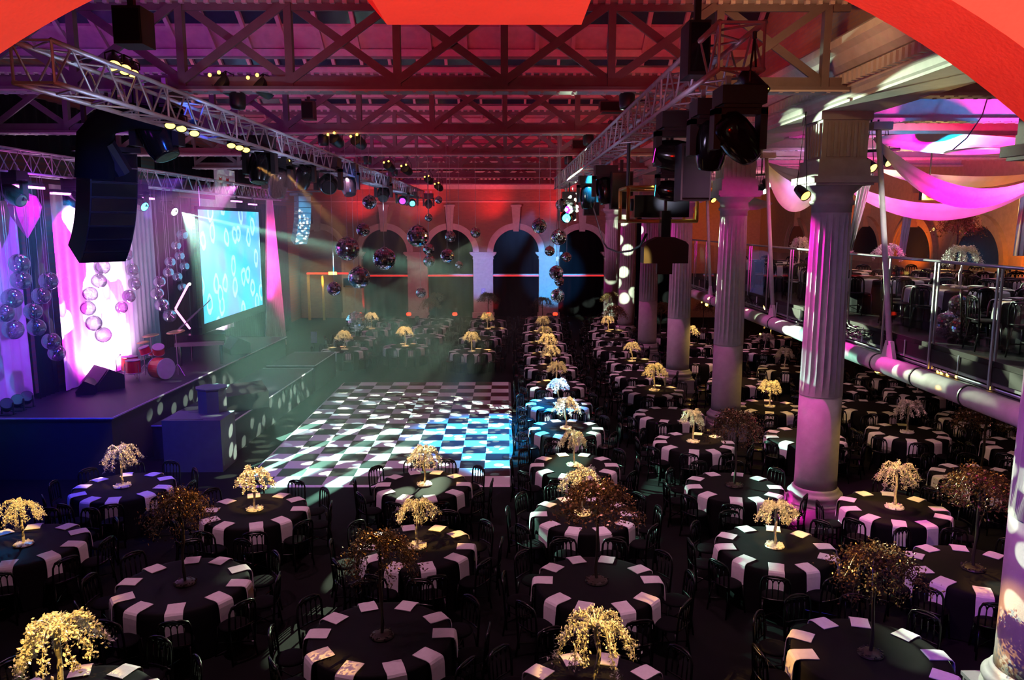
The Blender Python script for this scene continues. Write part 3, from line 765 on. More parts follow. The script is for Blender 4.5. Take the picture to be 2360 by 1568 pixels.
def napkin_mesh(seed=0):
    rnd = random.Random(seed); mb = MB(); W = .115
    path = [(.66, .7615), (.74, .7615), (.82, .7615), (.885, .7605), (.93, .752), (.952, .728), (.960, .68), (.966, .60), (.970, .50), (.974, .42)]
    vs = []
    for i, (r, z) in enumerate(path):
        w_ = W*(1+.03*math.sin(i*1.3+seed)); sk = .010*math.sin(seed*2.1)*(i/9)
        for t_ in (0, 1):
            nx, nz = ((0, .010) if i < 4 else ((.006, .008) if i < 6 else (.010, 0)))
            for s in (-1, -.33, .33, 1):
                vs.append((r+nx*t_, s*w_+sk, z+nz*t_+(.002*math.sin(s*4+seed) if t_ else 0)))
    fs = []
    n = len(path)
    for i in range(n-1):
        a, b = i*8, (i+1)*8
        for k in range(3):
            fs += [(a+4+k, b+4+k, b+5+k, a+5+k), (a+k, a+k+1, b+k+1, b+k)]
        fs += [(a, b, b+4, a+4), (a+3, a+7, b+7, b+3)]
    fs += [(0, 4, 5, 1), (1, 5, 6, 2), (2, 6, 7, 3)]
    e = (n-1)*8; fs += [(e, e+1, e+5, e+4), (e+1, e+2, e+6, e+5), (e+2, e+3, e+7, e+6)]
    return mb.add(vs, fs)
# chair: local +x points away from the table, the seat centre at x = 0
def chair_back(mb, n=8, fine=True):
    r = .016
    pl = [(-.195, 0), (-.198, .25), (-.205, .52), (-.20, .66), (-.17, .735), (-.10, .765), (0, .775), (.10, .765), (.17, .735), (.20, .66), (.205, .52), (.198, .25), (.195, 0)]
    def P(u, v):  # u across, v up from seat level .12 below; slight rake and curve
        return (.185+.10*(v/.775)**1.5*.6-.03*(1-(u/.2)**2)*-.6, u, .115+v) if False else (.175+.055*(v/.775)+.022*(1-min(1, (u/.2)**2)), u, .10+v)
    mb.tube([P(u, v) for u, v in pl], r, n)
    mb.tube([P(u, .40) for u in (-.19, -.1, 0, .1, .19)], .013, max(4, n-2))
    us = [-.12, -.04, .04, .12]
    for u in us:
        mb.tube([P(u, .40), P(u, .52), P(u, .68)], [.008, .011, .008], 5)
    e = [-.195]+us+[.195]
    for a, b in zip(e, e[1:]):
        m_ = (a+b)/2; h = (b-a)/2
        mb.tube([P(m_-h*math.cos(PI*q/4), .665+.055*math.sin(PI*q/4)) for q in range(5)], .011, 4)
    mb.tube([P(u, .735) for u in (-.17, -.08, 0, .08, .17)], .020, 5)
    return mb
def seat_mesh(mb):
    return mb.lathe([(.02, .44), (.19, .44), (.205, .455), (.20, .475), (.16, .49), (.02, .492)], 20)
LEGS = [((-.15, -.15, .45), (-.19, -.185, 0)), ((-.15, .15, .45), (-.19, .185, 0)), ((.16, -.17, .45), (.23, -.195, 0)), ((.16, .17, .45), (.23, .195, 0))]
def make_chair():
    t = thing('banquet_chair', '', 'chair')
    chair_back(MB()).build('backrest', M['chair'], t, smooth=True)
    mb = MB(); seat_mesh(mb); mb.build('seat', M['seat'], t, smooth=True)
    for a, b in LEGS: MB().tube([a, b], [.018, .013], 7).build('leg', M['chair'], t, smooth=True)
    MB().tube([(-.17, -.165, .2), (0, 0, .2), (-.17, .165, .2)], .009, 5).tube([(.2, -.18, .2), (0, 0, .2), (.2, .18, .2)], .009, 5).build('stretcher', M['chair'], t)
    return t
def chair_simple():
    mb = MB(); chair_back(mb, 5); seat_mesh(mb)
    for a, b in LEGS: mb.tube([a, b], .016, 4)
    return mb
# tree: trunk, base, drooping beaded crown
def crown_mesh(R_, H_, seed, nb=15, leaf=.020, per=130, droop=1.0, sc=.030):
    rnd = random.Random(seed); mb = MB(); tw = MB()
    for b in range(nb):
        a = 2*PI*b/nb+rnd.uniform(-.25, .25); Rr = R_*rnd.uniform(.62, 1.08); dr = H_*rnd.uniform(.55, 1.1)*droop; up = rnd.uniform(.02, .10)
        pts = []
        for q in range(9):
            u = q/8; r = Rr*(u**.8); z = up*math.sin(PI*min(1, u*1.3))*1.4-dr*u**2.6
            pts.append(Vector((r*math.cos(a+.25*u), r*math.sin(a+.25*u), z)))
        tw.tube(pts, [.008-.0006*q for q in range(9)], 4)
        for k in range(per):
            u = rnd.random()**.75*8; i = min(7, int(u)); p = pts[i].lerp(pts[i+1], u-i)
            sp = sc*R_/.37*(.6+.5*u/8)
            p = p+Vector((rnd.gauss(0, sp), rnd.gauss(0, sp), rnd.gauss(-.012, sp*.75)))
            d1 = Vector((rnd.gauss(0, 1), rnd.gauss(0, 1), rnd.gauss(0, 1))).normalized(); d2 = d1.orthogonal().normalized(); d3 = d1.cross(d2)
            s = leaf*rnd.uniform(.6, 1.25)
            mb.add([p+d1*s, p+d2*s*.55, p-d1*s, p-d2*s*.55, p+d3*s*.35], [(0, 1, 4), (1, 2, 4), (2, 3, 4), (3, 0, 4), (0, 3, 2, 1)])
    return mb, tw
def make_tree(kind, seed):
    small = kind == 'small'
    H_, R_ = (.82, .36) if small else (1.55, .50)
    t = thing('crystal_tree' if small else 'bronze_tree', '', 'centrepiece')
    tm = M['trunk'] if small else M['darktrunk']
    mb = MB().lathe([(.02, 0), (.15, 0), (.16, .012), (.15, .03), (.10, .045), (.03, .055)], 20)
    rnd = random.Random(seed)
    for k in range(60):
        a, r = rnd.uniform(0, 6.28), rnd.uniform(.03, .16); mb.ball((r*math.cos(a), r*math.sin(a), .035), .016, 5, 4)
    mb.build('base', M['silver'] if small else tm, t)
    lean = rnd.uniform(-.03, .03)
    pts = [(lean*math.sin(q), .01*math.sin(q*1.7), .04+(H_*.86-.04)*q/8) for q in range(9)]
    MB().tube(pts, [.022+.004*math.sin(q*2.3) for q in range(9)], 8).build('trunk', tm, t)
    if small: cm, tw = crown_mesh(.37, .27, seed, 13, .018, 190, 1.0, .024)
    else: cm, tw = crown_mesh(.56, .46, seed, 17, .023, 170, .95, .038)
    top = Vector(pts[-1])
    cm.build('foliage', M['silver'] if small else M['bronze'], t, loc=top)
    tw.build('branches', M['trunk'] if small else tm, t, loc=top)
    return t
TREES = {('small', s): None for s in range(4)}
BALL_OBST = [(x, y, .50) for x, y in COLS]

TB = {}
def T(key, px, py, desc, tree=None, group=None, z=0.0, ph=0.0, chairs=10):
    p = at_z(px, py, z+.755); TB[key] = dict(p=Vector((p.x, p.y, z)), desc=desc, tree=tree, ph=ph, n=chairs)
T('A1', 423, 1345, 'table under a tall bronze tree at lower left', 'tall')
T('A2', 877, 1465, 'bottom-centre table with a tall bronze tree', 'tall')
T('A3', 284, 1122, 'table nearest the blue stage front, with silver tree', 'small')
T('A4', 588, 1176, 'silver tree table at the checker floor corner', 'small')
T('A5', 976, 1118, 'table touching the front of the chequered floor', 'small')
T('A6', 960, 1260, 'table half lit amber, next before the chequered floor', 'small')
T('A7', 55, 1255, 'table cut by the left picture edge', 'small')
T('A8', 150, 1640, 'table under the star-shaped tree, bottom left corner', 'small')
def row(prefix, pts, fmt, trees):
    for i, (q, tr) in enumerate(zip(pts, trees)): T(prefix+str(i), q[0], q[1], fmt % ORD[i], tr)
S_, L2, O_ = 'small', 'tall', None
row('B', [(1375, 1610), (1378, 1343), (1345, 1186), (1324, 1073), (1305, 988), (1288, 932), (1282, 888), (1270, 848), (1262, 819), (1254, 793), (1250, 768), (1250, 749), (1251, 734)],
    '%s table beside the dance floor', [S_, L2, S_, S_, S_, S_, S_, S_, S_, S_, S_, L2, O_])
row('C', [(2005, 1510), (1787, 1262), (1692, 1122), (1600, 1020), (1542, 956), (1506, 901), (1470, 864), (1455, 834), (1421, 805), (1415, 783), (1402, 765), (1404, 748), (1408, 735)],
    '%s table left of the columns', [L2, S_, L2, S_, O_, S_, O_, S_, O_, L2, S_, O_, L2])
row('D', [(2240, 1312), (2060, 1172), (1855, 1008), (1772, 938), (1700, 880), (1611, 832), (1590, 797), (1523, 773)],
    '%s table right of the columns', [L2, S_, O_, S_, O_, O_, S_, L2])
row('H', [(2262, 1100), (2092, 998), (2001, 938), (1925, 893), (1810, 850), (1763, 811), (1700, 786), (1620, 762)],
    '%s table below the white pipe', [L2, S_, O_, O_, S_, S_, O_, L2])
row('K', [(2370, 1032), (2250, 966), (2114, 905), (2045, 868), (1775, 778)],
    '%s table deep under the balcony', [O_, L2, S_, O_, S_])
row('E', [(1088, 811), (1106, 780), (1124, 759), (1125, 740)], '%s table beyond the dance floor', [S_, O_, S_, L2])
row('G', [(935, 799), (978, 775), (992, 754), (1005, 738)], '%s table behind the lowest mirror ball', [S_, O_, L2, L2])
row('N', [(795, 806), (818, 781), (857, 759), (889, 740)], '%s table beyond the stage corner', [S_, O_, S_, O_])
# balcony tables
for i, (x, y) in enumerate([(8.75, 9.4), (8.75, 12.2), (8.75, 15.0), (8.75, 17.8), (8.75, 20.6), (8.75, 23.4), (8.75, 26.2), (11.6, 10.8), (11.6, 13.6), (11.6, 17.0), (11.6, 20.2)]):
    TB['U%d' % i] = dict(p=Vector((x, y, BZ)), desc=('%s table behind the balcony glass' % ORD[i]) if i < 7 else ('%s inner table on the balcony' % ORD[i-7]),
                         tree=[S_, S_, S_, S_, S_, S_, O_, L2, L2, O_, L2][i], ph=0, n=10)
PROTO = {}
seats = []
cl = [cloth_mesh(s) for s in (1, 2, 3)]
clm = []
rnd = random.Random(11)
CLOCK = ['twelve', 'one', 'two', 'three', 'four', 'five', 'six', 'seven', 'eight', 'nine', 'ten', 'eleven']
tcount = 0
def inframe(p, m=60):
    q = proj(p); return -m < q[0] < 2360+m and -m < q[1] < 1568+m
for key, d in TB.items():
    p = d['p']; k = tcount % 3
    if len(clm) < 3:
        o = cl[k].build('draped_table', M['cloth'], None, p, smooth=True); clm.append(o)
    else:
        o = clm[k].copy(); COL.objects.link(o); o.location = p
    o.rotation_euler = (0, 0, rnd.uniform(0, 6))
    ds = d['desc']; w0 = ds.split()[0]
    tag(o, (w0+' black-clothed round '+ds[len(w0)+1:]+', counted from the camera') if w0 in ORD else 'black-clothed round '+ds, 'table', 'round dining tables')
    tcount += 1
    base = math.atan2(-p.y, -p.x) if False else -PI/2
    for s in range(d['n']):
        a = base+PI/10+d['ph']+2*PI*s/d['n']+rnd.uniform(-.03, .03)
        hour = round(((PI/2-a) % (2*PI))/(2*PI)*12) % 12
        seats.append(dict(t=key, a=a, p=p, hour=CLOCK[hour], desc=d['desc'],
                          c=p+Vector((math.cos(a)*1.14, math.sin(a)*1.14, 0)), n=p+Vector((math.cos(a)*.93, math.sin(a)*.93, .75))))
BOXES = [(-13, 17.2, -6.9, 31), (-13.2, 1, -9.2, 13)]
def free(s):
    c = s['c']
    for x, y, r in BALL_OBST:
        if (c.x-x)**2+(c.y-y)**2 < (r+.32)**2 and c.z < 1: return False
    if c.z > 1 and c.x < BX+.35: return False
    if c.z < 1 and c.x < -6.75 and 17.0 < c.y < 31.5: return False
    if c.z < 1 and -6.3 < c.x < .40 and 16.9 < c.y < 29.2: return False
    return c.x > XL+.4 and c.x < XR-.4
chs = [s for s in seats if free(s)]
# keep chairs of neighbouring tables apart
keep = []
for s in sorted(chs, key=lambda s: depth(s['c'])):
    if all((s['c']-q['c']).length > .44 for q in keep[-90:]): keep.append(s)
vis = [s for s in keep if inframe(s['c']+Vector((0, 0, .6)), 30)]
vis.sort(key=lambda s: depth(s['c']))
NCH = 300
ch_proto = make_chair(); ch_mb = chair_simple(); far_obj = None; used = False
rest = MB()
def chair_rot(s): return s['a']+math.sin(s['a']*7+s['p'].x)*.10
for i, s in enumerate(vis):
    lab = 'black spindle-back chair at %s o\'clock, %s' % (s['hour'], s['desc'])
    if i < NCH:
        if depth(s['c']) < 19:
            o = ch_proto if not used else dup(ch_proto)
            used = True
        else:
            if far_obj is None: far_obj = ch_mb.build('banquet_chair', M['chair'], smooth=True); o = far_obj; tag(o, '', 'chair')
            else: o = far_obj.copy(); COL.objects.link(o)
        o.location = s['c']; o.rotation_euler = (0, 0, chair_rot(s)); o['label'] = lab; o['group'] = 'chairs round the dining tables'; o['category'] = 'chair'
    else:
        m4 = Matrix.Translation(s['c']) @ Matrix.Rotation(chair_rot(s), 4, 'Z')
        rest.add([m4 @ Vector(v) for v in ch_mb.v], ch_mb.f)
if rest.v: tag(rest.build('distant_chairs', M['chair'], smooth=True), 'black chairs round the distant tables at the far end of the hall', 'chairs', kind='stuff')
# napkins
nap = []
nmesh = [napkin_mesh(s) for s in range(3)]
nv = [s for s in seats if inframe(s['n'], 5)]
nv.sort(key=lambda s: depth(s['n']))
rest = MB()
for i, s in enumerate(nv):
    rz = s['a']+rnd.uniform(-.07, .07)
    if i < 300:
        k = i % 3
        if len(nap) < 3: o = nmesh[k].build('napkin', M['napkin'], smooth=False); nap.append(o); o['category'] = 'napkin'
        else: o = nap[k].copy(); COL.objects.link(o)
        o.location = s['p']; o.rotation_euler = (0, 0, rz)
        tag(o, 'white folded napkin at %s o\'clock, %s' % (s['hour'], s['desc']), None, 'white napkins on the dining tables')
    else:
        m4 = Matrix.Translation(s['p']) @ Matrix.Rotation(rz, 4, 'Z'); q = nmesh[i % 3]
        rest.add([m4 @ Vector(v) for v in q.v], q.f)
if rest.v: tag(rest.build('distant_napkins', M['napkin']), 'white napkins on the distant tables at the far end of the hall', 'napkins', kind='stuff')
# trees
protos = {}
ti = 0
SPECIAL = {'A8': 1.35, 'B0': 1.15}
for key, d in TB.items():
    if not d['tree']: continue
    kk = (d['tree'], ti % (4 if d['tree'] == 'small' else 3)); ti += 1
    if kk not in protos: protos[kk] = make_tree(kk[0], 20+ti); o = protos[kk]
    else: o = dup(protos[kk])
    q = d['p']
    o.location = (q.x+rnd.uniform(-.03, .03), q.y+rnd.uniform(-.03, .03), q.z+.757); o.rotation_euler = (0, 0, rnd.uniform(0, 6))
    sc_ = rnd.uniform(.92, 1.08)*SPECIAL.get(key, 1.0); o.scale = (sc_, sc_, sc_)
    small = d['tree'] == 'small'
    dd = d['desc']
    for w_ in (' with silver tree', ' with a tall bronze tree', 'silver tree '): dd = dd.replace(w_, ' ' if w_ == 'silver tree ' else '')
    tag(o, ('short weeping silver beaded tree on the ' if small else 'tall dark bronze beaded tree on the ')+dd.replace('table under a tall bronze tree', 'table').replace('table under the star-shaped tree,', 'table at').strip(), None,
        'silver beaded trees' if small else 'bronze beaded trees')
    if small:
        if q.z < 1:
            side = -4.0 if q.x < 0 else 2.3
            src = Vector((side, q.y-2.6, 7.0)) if q.x < 7 else Vector((6.6, q.y-1.5, 3.6))
            dist = (src-(q+Vector((0, 0, 1.3)))).length
            spot('pin_spot', src, q+Vector((0, 0, 1.45)), (1, .56, .12), 120*dist*dist, math.degrees(2*math.atan(.50/dist)), .6, .02)
        elif key in ('U0', 'U1', 'U2'):
            spot('pin_spot', (q.x+1.5, q.y+.5, 7.4), q+Vector((0, 0, 1.5)), WARM, 500, 16, .5, .02)
    elif q.z < 1 and key in ('A1', 'A2', 'B1', 'C0', 'C2', 'D0', 'K1'):
        side = 2.0 if q.x < 0 else -4.4
        src = Vector((side, q.y+5.0, 7.0)) if q.x < 7 else Vector((6.6, q.y+1.2, 3.8))
        dist = (src-(q+Vector((0, 0, 1.9)))).length
        spot('pin_spot', src, q+Vector((0, 0, 2.0)), (1, .5, .12), 120*dist*dist, math.degrees(2*math.atan(.6/dist)), .6, .02)

# ------------------------------------------------------------------ aluminium trusses
def truss(name_label, p0, p1, size, step, mt, chord=.025, brace=.012, group='lighting trusses'):
    """box truss along y; p0, p1 are the centre line ends"""
    p0, p1 = Vector(p0), Vector(p1)
    t = thing('box_truss', name_label, 'truss', p0, 0, group); d = p1-p0; h = size/2
    cs = [(-h, -h), (h, -h), (h, h), (-h, h)]
    for x, z in cs:
        MB().tube([(x, 0, z), (x+d.x, d.y, z+d.z)], chord, 8).build('chord', mt, t, smooth=True)
    n = int(d.y/step); mb = MB()
    for k in range(n):
        y0, y1 = k*step, (k+1)*step
        for f in range(4):
            a, b = cs[f], cs[(f+1) % 4]
            if k % 2: a, b = b, a
            u0, u1 = y0/d.y, y1/d.y
            mb.tube([(a[0]+d.x*u0, y0, a[1]+d.z*u0), (b[0]+d.x*u1, y1, b[1]+d.z*u1)], brace, 5, False)
    mb.build('lattice', mt, t, smooth=True)
    y = 0
    while y < d.y:
        u = y/d.y; mb = MB()
        for f in range(4):
            a, b = cs[f], cs[(f+1) % 4]; mb.tube([(a[0]+d.x*u, y, a[1]), (b[0]+d.x*u, y, b[1])], brace*1.2, 5)
        mb.build('end_frame', mt, t); y += 2.5
    return t
TZ = 7.42
truss('long silver box truss over the stage side of the dance floor', (-4.4, 7.6, TZ+.02), (-4.4, 41.0, TZ-.02), .38, .34, M['truss'], .027)
truss('long silver box truss running down the hall right of centre', (2.0, 6.9, TZ+.02), (2.0, 29.5, TZ-.02), .38, .34, M['truss'], .027)
truss('purple-lit box truss above the stage backdrop and screen', (-11.0, 14.0, 7.32), (-11.0, 38.0, 7.28), .50, .42, M['truss'], .026)
for k, (x, y, l) in enumerate([(-4.4, 13.3, 'stage-side'), (-4.4, 19.4, 'stage-side'), (-4.4, 25.5, 'stage-side'), (-4.4, 31.6, 'stage-side'), (2.0, 13.3, 'right'), (2.0, 19.4, 'right'), (2.0, 25.5, 'right')]):
    n_ = k if k < 4 else k-4
    t = thing('chain_hoist', '%s black chain hoist holding the %s truss under a roof girder' % (ORD[n_], l), 'hoist', (x, y, TZ+.2), 0, 'chain hoists')
    MB().lathe([(.02, .18), (.11, .19), (.13, .25), (.13, .42), (.09, .46), (.02, .47)], 14).build('motor_body', M['black'], t, smooth=True)
    MB().tube([(0, 0, .46), (0, 0, .52)], .012, 6).build('hook', M['steel'], t)
    MB().tube([(0, 0, .0), (0, 0, .2)], .012, 6).build('chain', M['steel'], t)

# ------------------------------------------------------------------ lamps: par cans and moving heads
def rotto(dirv):
    return Vector(dirv).to_track_quat('-Z', 'Y').to_matrix()
def par_can(loc, aim, top, label, lens='lamp_warm', r=.10, L=.30, group='par cans'):
    """loc = lens centre; top = z of the tube it hangs from"""
    loc = Vector(loc); t = thing('par_can', label, 'stage lamp', loc, 0, group); q = rotto(Vector(aim)-loc)
    MB().lathe([(r*.55, L), (r*.8, L*.96), (r*.95, L*.6), (r, L*.3), (r*1.05, 0), (r*1.05, -.01), (r*.98, -.01), (r*.98, .015), (r*.5, .016)], 20, (0, 0, 0), q).build('can', M['black'], t, smooth=True)
    MB().lathe([(r*.5, .014), (r*.93, .014), (r*.93, .006), (.002, .000)], 20, (0, 0, 0), q).build('lens', M[lens], t)
    c = q @ Vector((0, 0, L*.5)); side = q @ Vector((1, 0, 0)); side.z = 0; side = side.normalized() if side.length > .1 else Vector((1, 0, 0))
    up = max(.1, top-loc.z)
    MB().tube([c+side*r*1.1, c+side*r*1.15+Vector((0, 0, r*1.2)), Vector((c.x, c.y, max(c.z+r*1.7, up-.04))), c-side*r*1.15+Vector((0, 0, r*1.2)), c-side*r*1.1], .010, 6).build('yoke', M['black'], t)
    MB().tube([(c.x, c.y, max(c.z+r*1.6, up-.06)), (c.x, c.y, up)], .018, 6).build('clamp', M['black'], t)
    return t
def moving_head(loc, aim, label, lens='lens', s=1.0, group='moving head lamps', flip=False):
    """hangs with its base up; loc = centre of the head"""
    loc = Vector(loc); t = thing('moving_head', label, 'stage lamp', loc, 0, group); q = rotto(Vector(aim)-loc)
    MB().b2((-.19*s, -.17*s, .27*s), (.19*s, .17*s, .42*s)).b2((-.16*s, -.13*s, .24*s), (.16*s, .13*s, .27*s)).build('base', M['black'], t)
    y_ = MB(); y_.b2((-.23*s, -.08*s, -.10*s), (-.17*s, .08*s, .24*s)).b2((.17*s, -.08*s, -.10*s), (.23*s, .08*s, .24*s)).b2((-.23*s, -.08*s, .19*s), (.23*s, .08*s, .25*s)); y_.build('yoke', M['black'], t)
    MB().lathe([(.08*s, .24*s), (.13*s, .20*s), (.155*s, .10*s), (.16*s, -.02*s), (.145*s, -.14*s), (.125*s, -.20*s), (.12*s, -.225*s), (.105*s, -.225*s)], 20, (0, 0, 0), q).build('head', M['blackgloss'], t, smooth=True)
    MB().lathe([(.002, -.23*s), (.10*s, -.228*s), (.10*s, -.222*s)], 18, (0, 0, 0), q).build('lens', M[lens], t)
    if loc.z+.52*s < TZ-.30 and loc.x > -6: MB().tube([(0, 0, .42*s), (0, 0, TZ-.19-loc.z)], .02, 6).build('drop_pipe', M['black'], t)
    MB().b2((-.12*s, -.02*s, .42*s), (-.08*s, .02*s, .52*s)).b2((.08*s, -.02*s, .42*s), (.12*s, .02*s, .52*s)).build('clamp', M['steel'], t)
    return t
def px_at_x(px, py, x): return at_x(px, py, x)
CAMP = Vector((0, 0, CAMZ))
def toward_cam(p, k=.75, drop=1.5): return Vector(p)+(CAMP-Vector(p)).normalized()*k*3+Vector((0, 0, -drop))
for px, py, r, l in [(263, 153, .075, 'large lit par can, leftmost of three inside the nearest truss bay'), (288, 161, .07, 'middle lit par can of three inside the nearest truss bay'), (308, 171, .06, 'smallest lit par can of three inside the nearest truss bay')]:
    p = at_x(px, py, -4.38); par_can(p, toward_cam(p, 1, 1.6), TZ+.2, l, 'lamp_warm', r, .22)
for px, py, l in [(392, 290, 'lit par can, leftmost of the first hanging trio'), (418, 297, 'lit par can in the middle of the first hanging trio'), (448, 308, 'lit par can, right end of the first hanging trio'),
                  (533, 336, 'lit par can, leftmost of the second hanging trio'), (552, 341, 'lit par can in the middle of the second hanging trio'), (567, 346, 'lit par can, right end of the second hanging trio'),
                  (661, 371, 'single lit amber par can above the small speaker array')]:
    p = at_x(px, py, -4.4); par_can(p, toward_cam(p, 1, 3.5), TZ-.2, l, 'lamp_warm', .068, .22)
for px, py, gy, l in [(505, 186, 13.3, 'black lamp with gold glints under the nearest girder, left of pair'), (592, 192, 13.3, 'black lamp with gold glints under the nearest girder, right of pair'),
                      (768, 318, 19.4, 'black lamp with gold glints under the second girder, left of pair'), (820, 322, 19.4, 'black lamp with gold glints under the second girder, right of pair'),
                      (893, 380, 25.5, 'small black lamp with gold glints under the third girder'), (933, 388, 25.5, 'black lamp with red glint under the third girder'),
                      (985, 412, 31.6, 'black lamp with gold glint at the far end of the stage-side truss'), (1008, 428, 31.6, 'smallest gold-glinting lamp at the far truss end')]:
    p = at_y(px, py, gy-.05)
    t = par_can(p, p+Vector((-.5, -1.2, .5)), 8.08, l, 'black', .14, .34)
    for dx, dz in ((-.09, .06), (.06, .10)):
        MB().ball((dx, -.16, dz), .03, 8, 6).build('painted_glint', M['lamp_amber'], t)  # glowing beads stand in for gold reflections on the lamp's edges
for px, py, x, lens, l, s, aim in [
    (700, 408, -4.5, 'lens', 'black moving head above the small speaker array', 1.15, (-7, 20, 0)),
    (757, 424, -4.4, 'lens', 'round glossy black moving head beside the blue lamp', 1.5, (-3, 14, 5)),
    (803, 426, -4.4, 'lens', 'blue-lit moving head, head tilted down', 1.35, (-3, 20, 0)),
    (884, 446, -4.4, 'lens', 'black moving head between the blue lamp and cyan lamp', 1.4, (-4, 20, 0)),
    (928, 462, -4.4, 'lamp_violet', 'moving head with a small violet lens', 1.3, (-2.5, 14, 4)),
    (950, 468, -4.3, 'lamp_cyan', 'moving head with a bright cyan lens near the far end', 1.2, (-1.0, 15, 4)),
    (988, 470, -4.4, 'lens', 'farthest black moving head on the stage-side truss', 1.4, (-3, 30, 0)),
    (600, 385, -4.5, 'lens', 'big black moving head below the second trio of par cans', 1.3, (-5, 13, 0)),
    (640, 420, -4.6, 'lens', 'big black moving head left of the small speaker array', 1.3, (-6, 18, 0)),
    (1306, 500, 2.0, 'lamp_cyan', 'moving head with a bright cyan lens at the far end of the right truss', 1.3, (.5, 12, 4)),
    (1312, 480, 2.0, 'lamp_violet', 'moving head with a violet lens at the far end of the right truss', 1.2, (.3, 14, 4.5)),
    (1355, 455, 2.0, 'lens', 'black moving head halfway along the right truss', 1.2, (2, 20, 0)),
    (1395, 440, 2.05, 'lens', 'black moving head hanging left of the gold cage', 1.2, (3, 16, 0)),
    (1560, 360, 2.0, 'lamp_mag', 'big black moving head with a magenta lens in front of the gold cage', 1.15, (-1.0, 9.8, 7.2)),
    (1700, 318, 2.02, 'lens', 'largest black moving head at the near end of the right truss', 1.0, (5, 9, 4)),
    (1640, 335, 2.0, 'lens', 'black moving head between the magenta-lens lamp and truss end', 1.0, (2, 9, 3)),
    (1545, 440, 2.0, 'lamp_cyan', 'black moving head with a sliver of cyan lens beside the gold cage', .8, (-1.0, 10.25, 6.6))]:
    p = at_x(px, py, x); moving_head(p, aim, l, lens, s)
for px, py, l in [(1757, 216, 'lit par can at the near end of the right truss')]:
    p = at_x(px, py, 2.2); par_can(p, p+Vector((.6, -.4, -.8)), TZ+.15, l, 'lamp_warm', .075, .26)
# lamps beside the columns and on the balcony side
for px, py, y, lens, l in [(1857, 452, 14.3, 'lamp_amber', 'black par can clamped beside the capital of the magenta-lit column'), (2012, 388, 15.4, 'lamp_warm', 'black par can on the bar by the white voile drape'), (2050, 375, 15.6, 'lamp_warm', 'lit par can right of the bar by the white voile drape'),
                           (1988, 405, 15.2, 'lens', 'dark par can left of the bar by the white voile drape'), (1772, 428, 22.7, 'lamp_white', 'lit par can, top of the cluster beyond the grey column'), (1764, 441, 22.7, 'lamp_white', 'lit par can, bottom of the cluster beyond the grey column'),
                           (1745, 436, 22.7, 'lens', 'dark par can in the cluster beyond the grey column'), (1645, 462, 27.0, 'lamp_amber', 'small dark lamp beside the capital behind the cage')]:
    p = at_y(px, py, y); par_can(p, p+Vector((.5, -1.2, -.9)), 7.93, l, lens, .10, .27)
for px, py, y, l in [(2020, 350, 15.4, 'short black lamp bar hanging beside the magenta-lit column'), (1755, 405, 22.7, 'short black lamp bar hanging beyond the grey column')]:
    p = at_y(px, py, y); t = thing('lamp_bar', l, 'lamp bar', p)
    MB().tube([(-.45, 0, 0), (.45, 0, .05)], .028, 8).build('bar', M['black'], t); MB().tube([(0, 0, 0), (0, 0, 7.92-p.z)], .02, 6).build('drop_pipe', M['black'], t)
p = at_y(2140, 448, 21.5)
t = thing('flood_lamp', 'dazzling yellow spotlight hanging in front of the white swag on the balcony', 'lamp', p)
MB().ball((0, -.12, 0), .085, 14, 9).build('lit_globe', M['bulb'], t, smooth=True); MB().b2((-.2, -.05, -.16), (.2, .12, .16)).build('housing', M['black'], t); MB().tube([(0, 0, .1), (0, 0, 7.92-p.z)], .02, 6).build('drop_pipe', M['black'], t)
point('yellow_spot', p+Vector((0, -.35, 0)), WARM, 260, .06)
# speakers and boxes by the right truss and roof
def box_thing(name, label, cat, lo, hi, m='black', parts=(), group=None):
    c = [(lo[0]+hi[0])/2, (lo[1]+hi[1])/2, lo[2]]
    t = thing(name, label, cat, c, 0, group)
    MB().b2([lo[i]-c[i] for i in range(3)], [hi[i]-c[i] for i in range(3)]).build('cabinet', M[m], t)
    for nm, a, b, mm in parts:
        MB().b2([a[i]-c[i] for i in range(3)], [b[i]-c[i] for i in range(3)]).build(nm, M[mm], t)
    return t
def hung_speaker(px0, py0, px1, py1, y, label, th=.35, top=None, m='black'):
    a, b = at_y(px0, py1, y), at_y(px1, py0, y)
    lo, hi = (a.x, y, a.z), (b.x, y+th, b.z)
    return box_thing('hanging_speaker', label, 'speaker', lo, hi, m, [('grille', (lo[0]+.02, y-.02, lo[2]+.03), (hi[0]-.02, y, hi[2]-.03), 'blackgloss'),
            ('fly_bracket', ((lo[0]+hi[0])/2-.03, y+.1, hi[2]), ((lo[0]+hi[0])/2+.03, y+.16, max(hi[2]+.1, top or 8.05)), 'black')], 'hanging loudspeakers')
hung_speaker(1404, 276, 1437, 335, 19.3, 'slim black speaker under the roof, upper of the pair right of centre')
hung_speaker(1383, 232, 1458, 258, 19.32, 'wide black box just under the roof girder right of centre')
hung_speaker(1319, 322, 1372, 345, 25.4, 'small wide black box under the third girder right of centre')
hung_speaker(1336, 348, 1362, 400, 25.4, 'slim black speaker under the third girder right of centre')
hung_speaker(1408, 395, 1460, 482, 16.0, 'dark blue-lit speaker below the right truss', .3, TZ-.2)
hung_speaker(1345, 440, 1382, 497, 21.0, 'dark speaker below the right truss, far of the pair', .3, TZ-.2)
hung_speaker(1585, 45, 1640, 172, 7.6, 'tall black speaker at the near end of the right truss', .35, 9.0)
hung_speaker(1568, 330, 1642, 462, 8.8, 'huge black cabinet under the right truss beside the gold cage', .35, TZ-.2)
hung_speaker(262, 12, 322, 100, 7.9, 'black flood cabinet above the near end of the stage-side truss', .3, 9.0)
for gy, px, l in ((19.3, 707, 'black motor box under the second girder, stage side'),):
    hung_speaker(695, 232, 722, 275, 16.9, l, .25, 8.0)
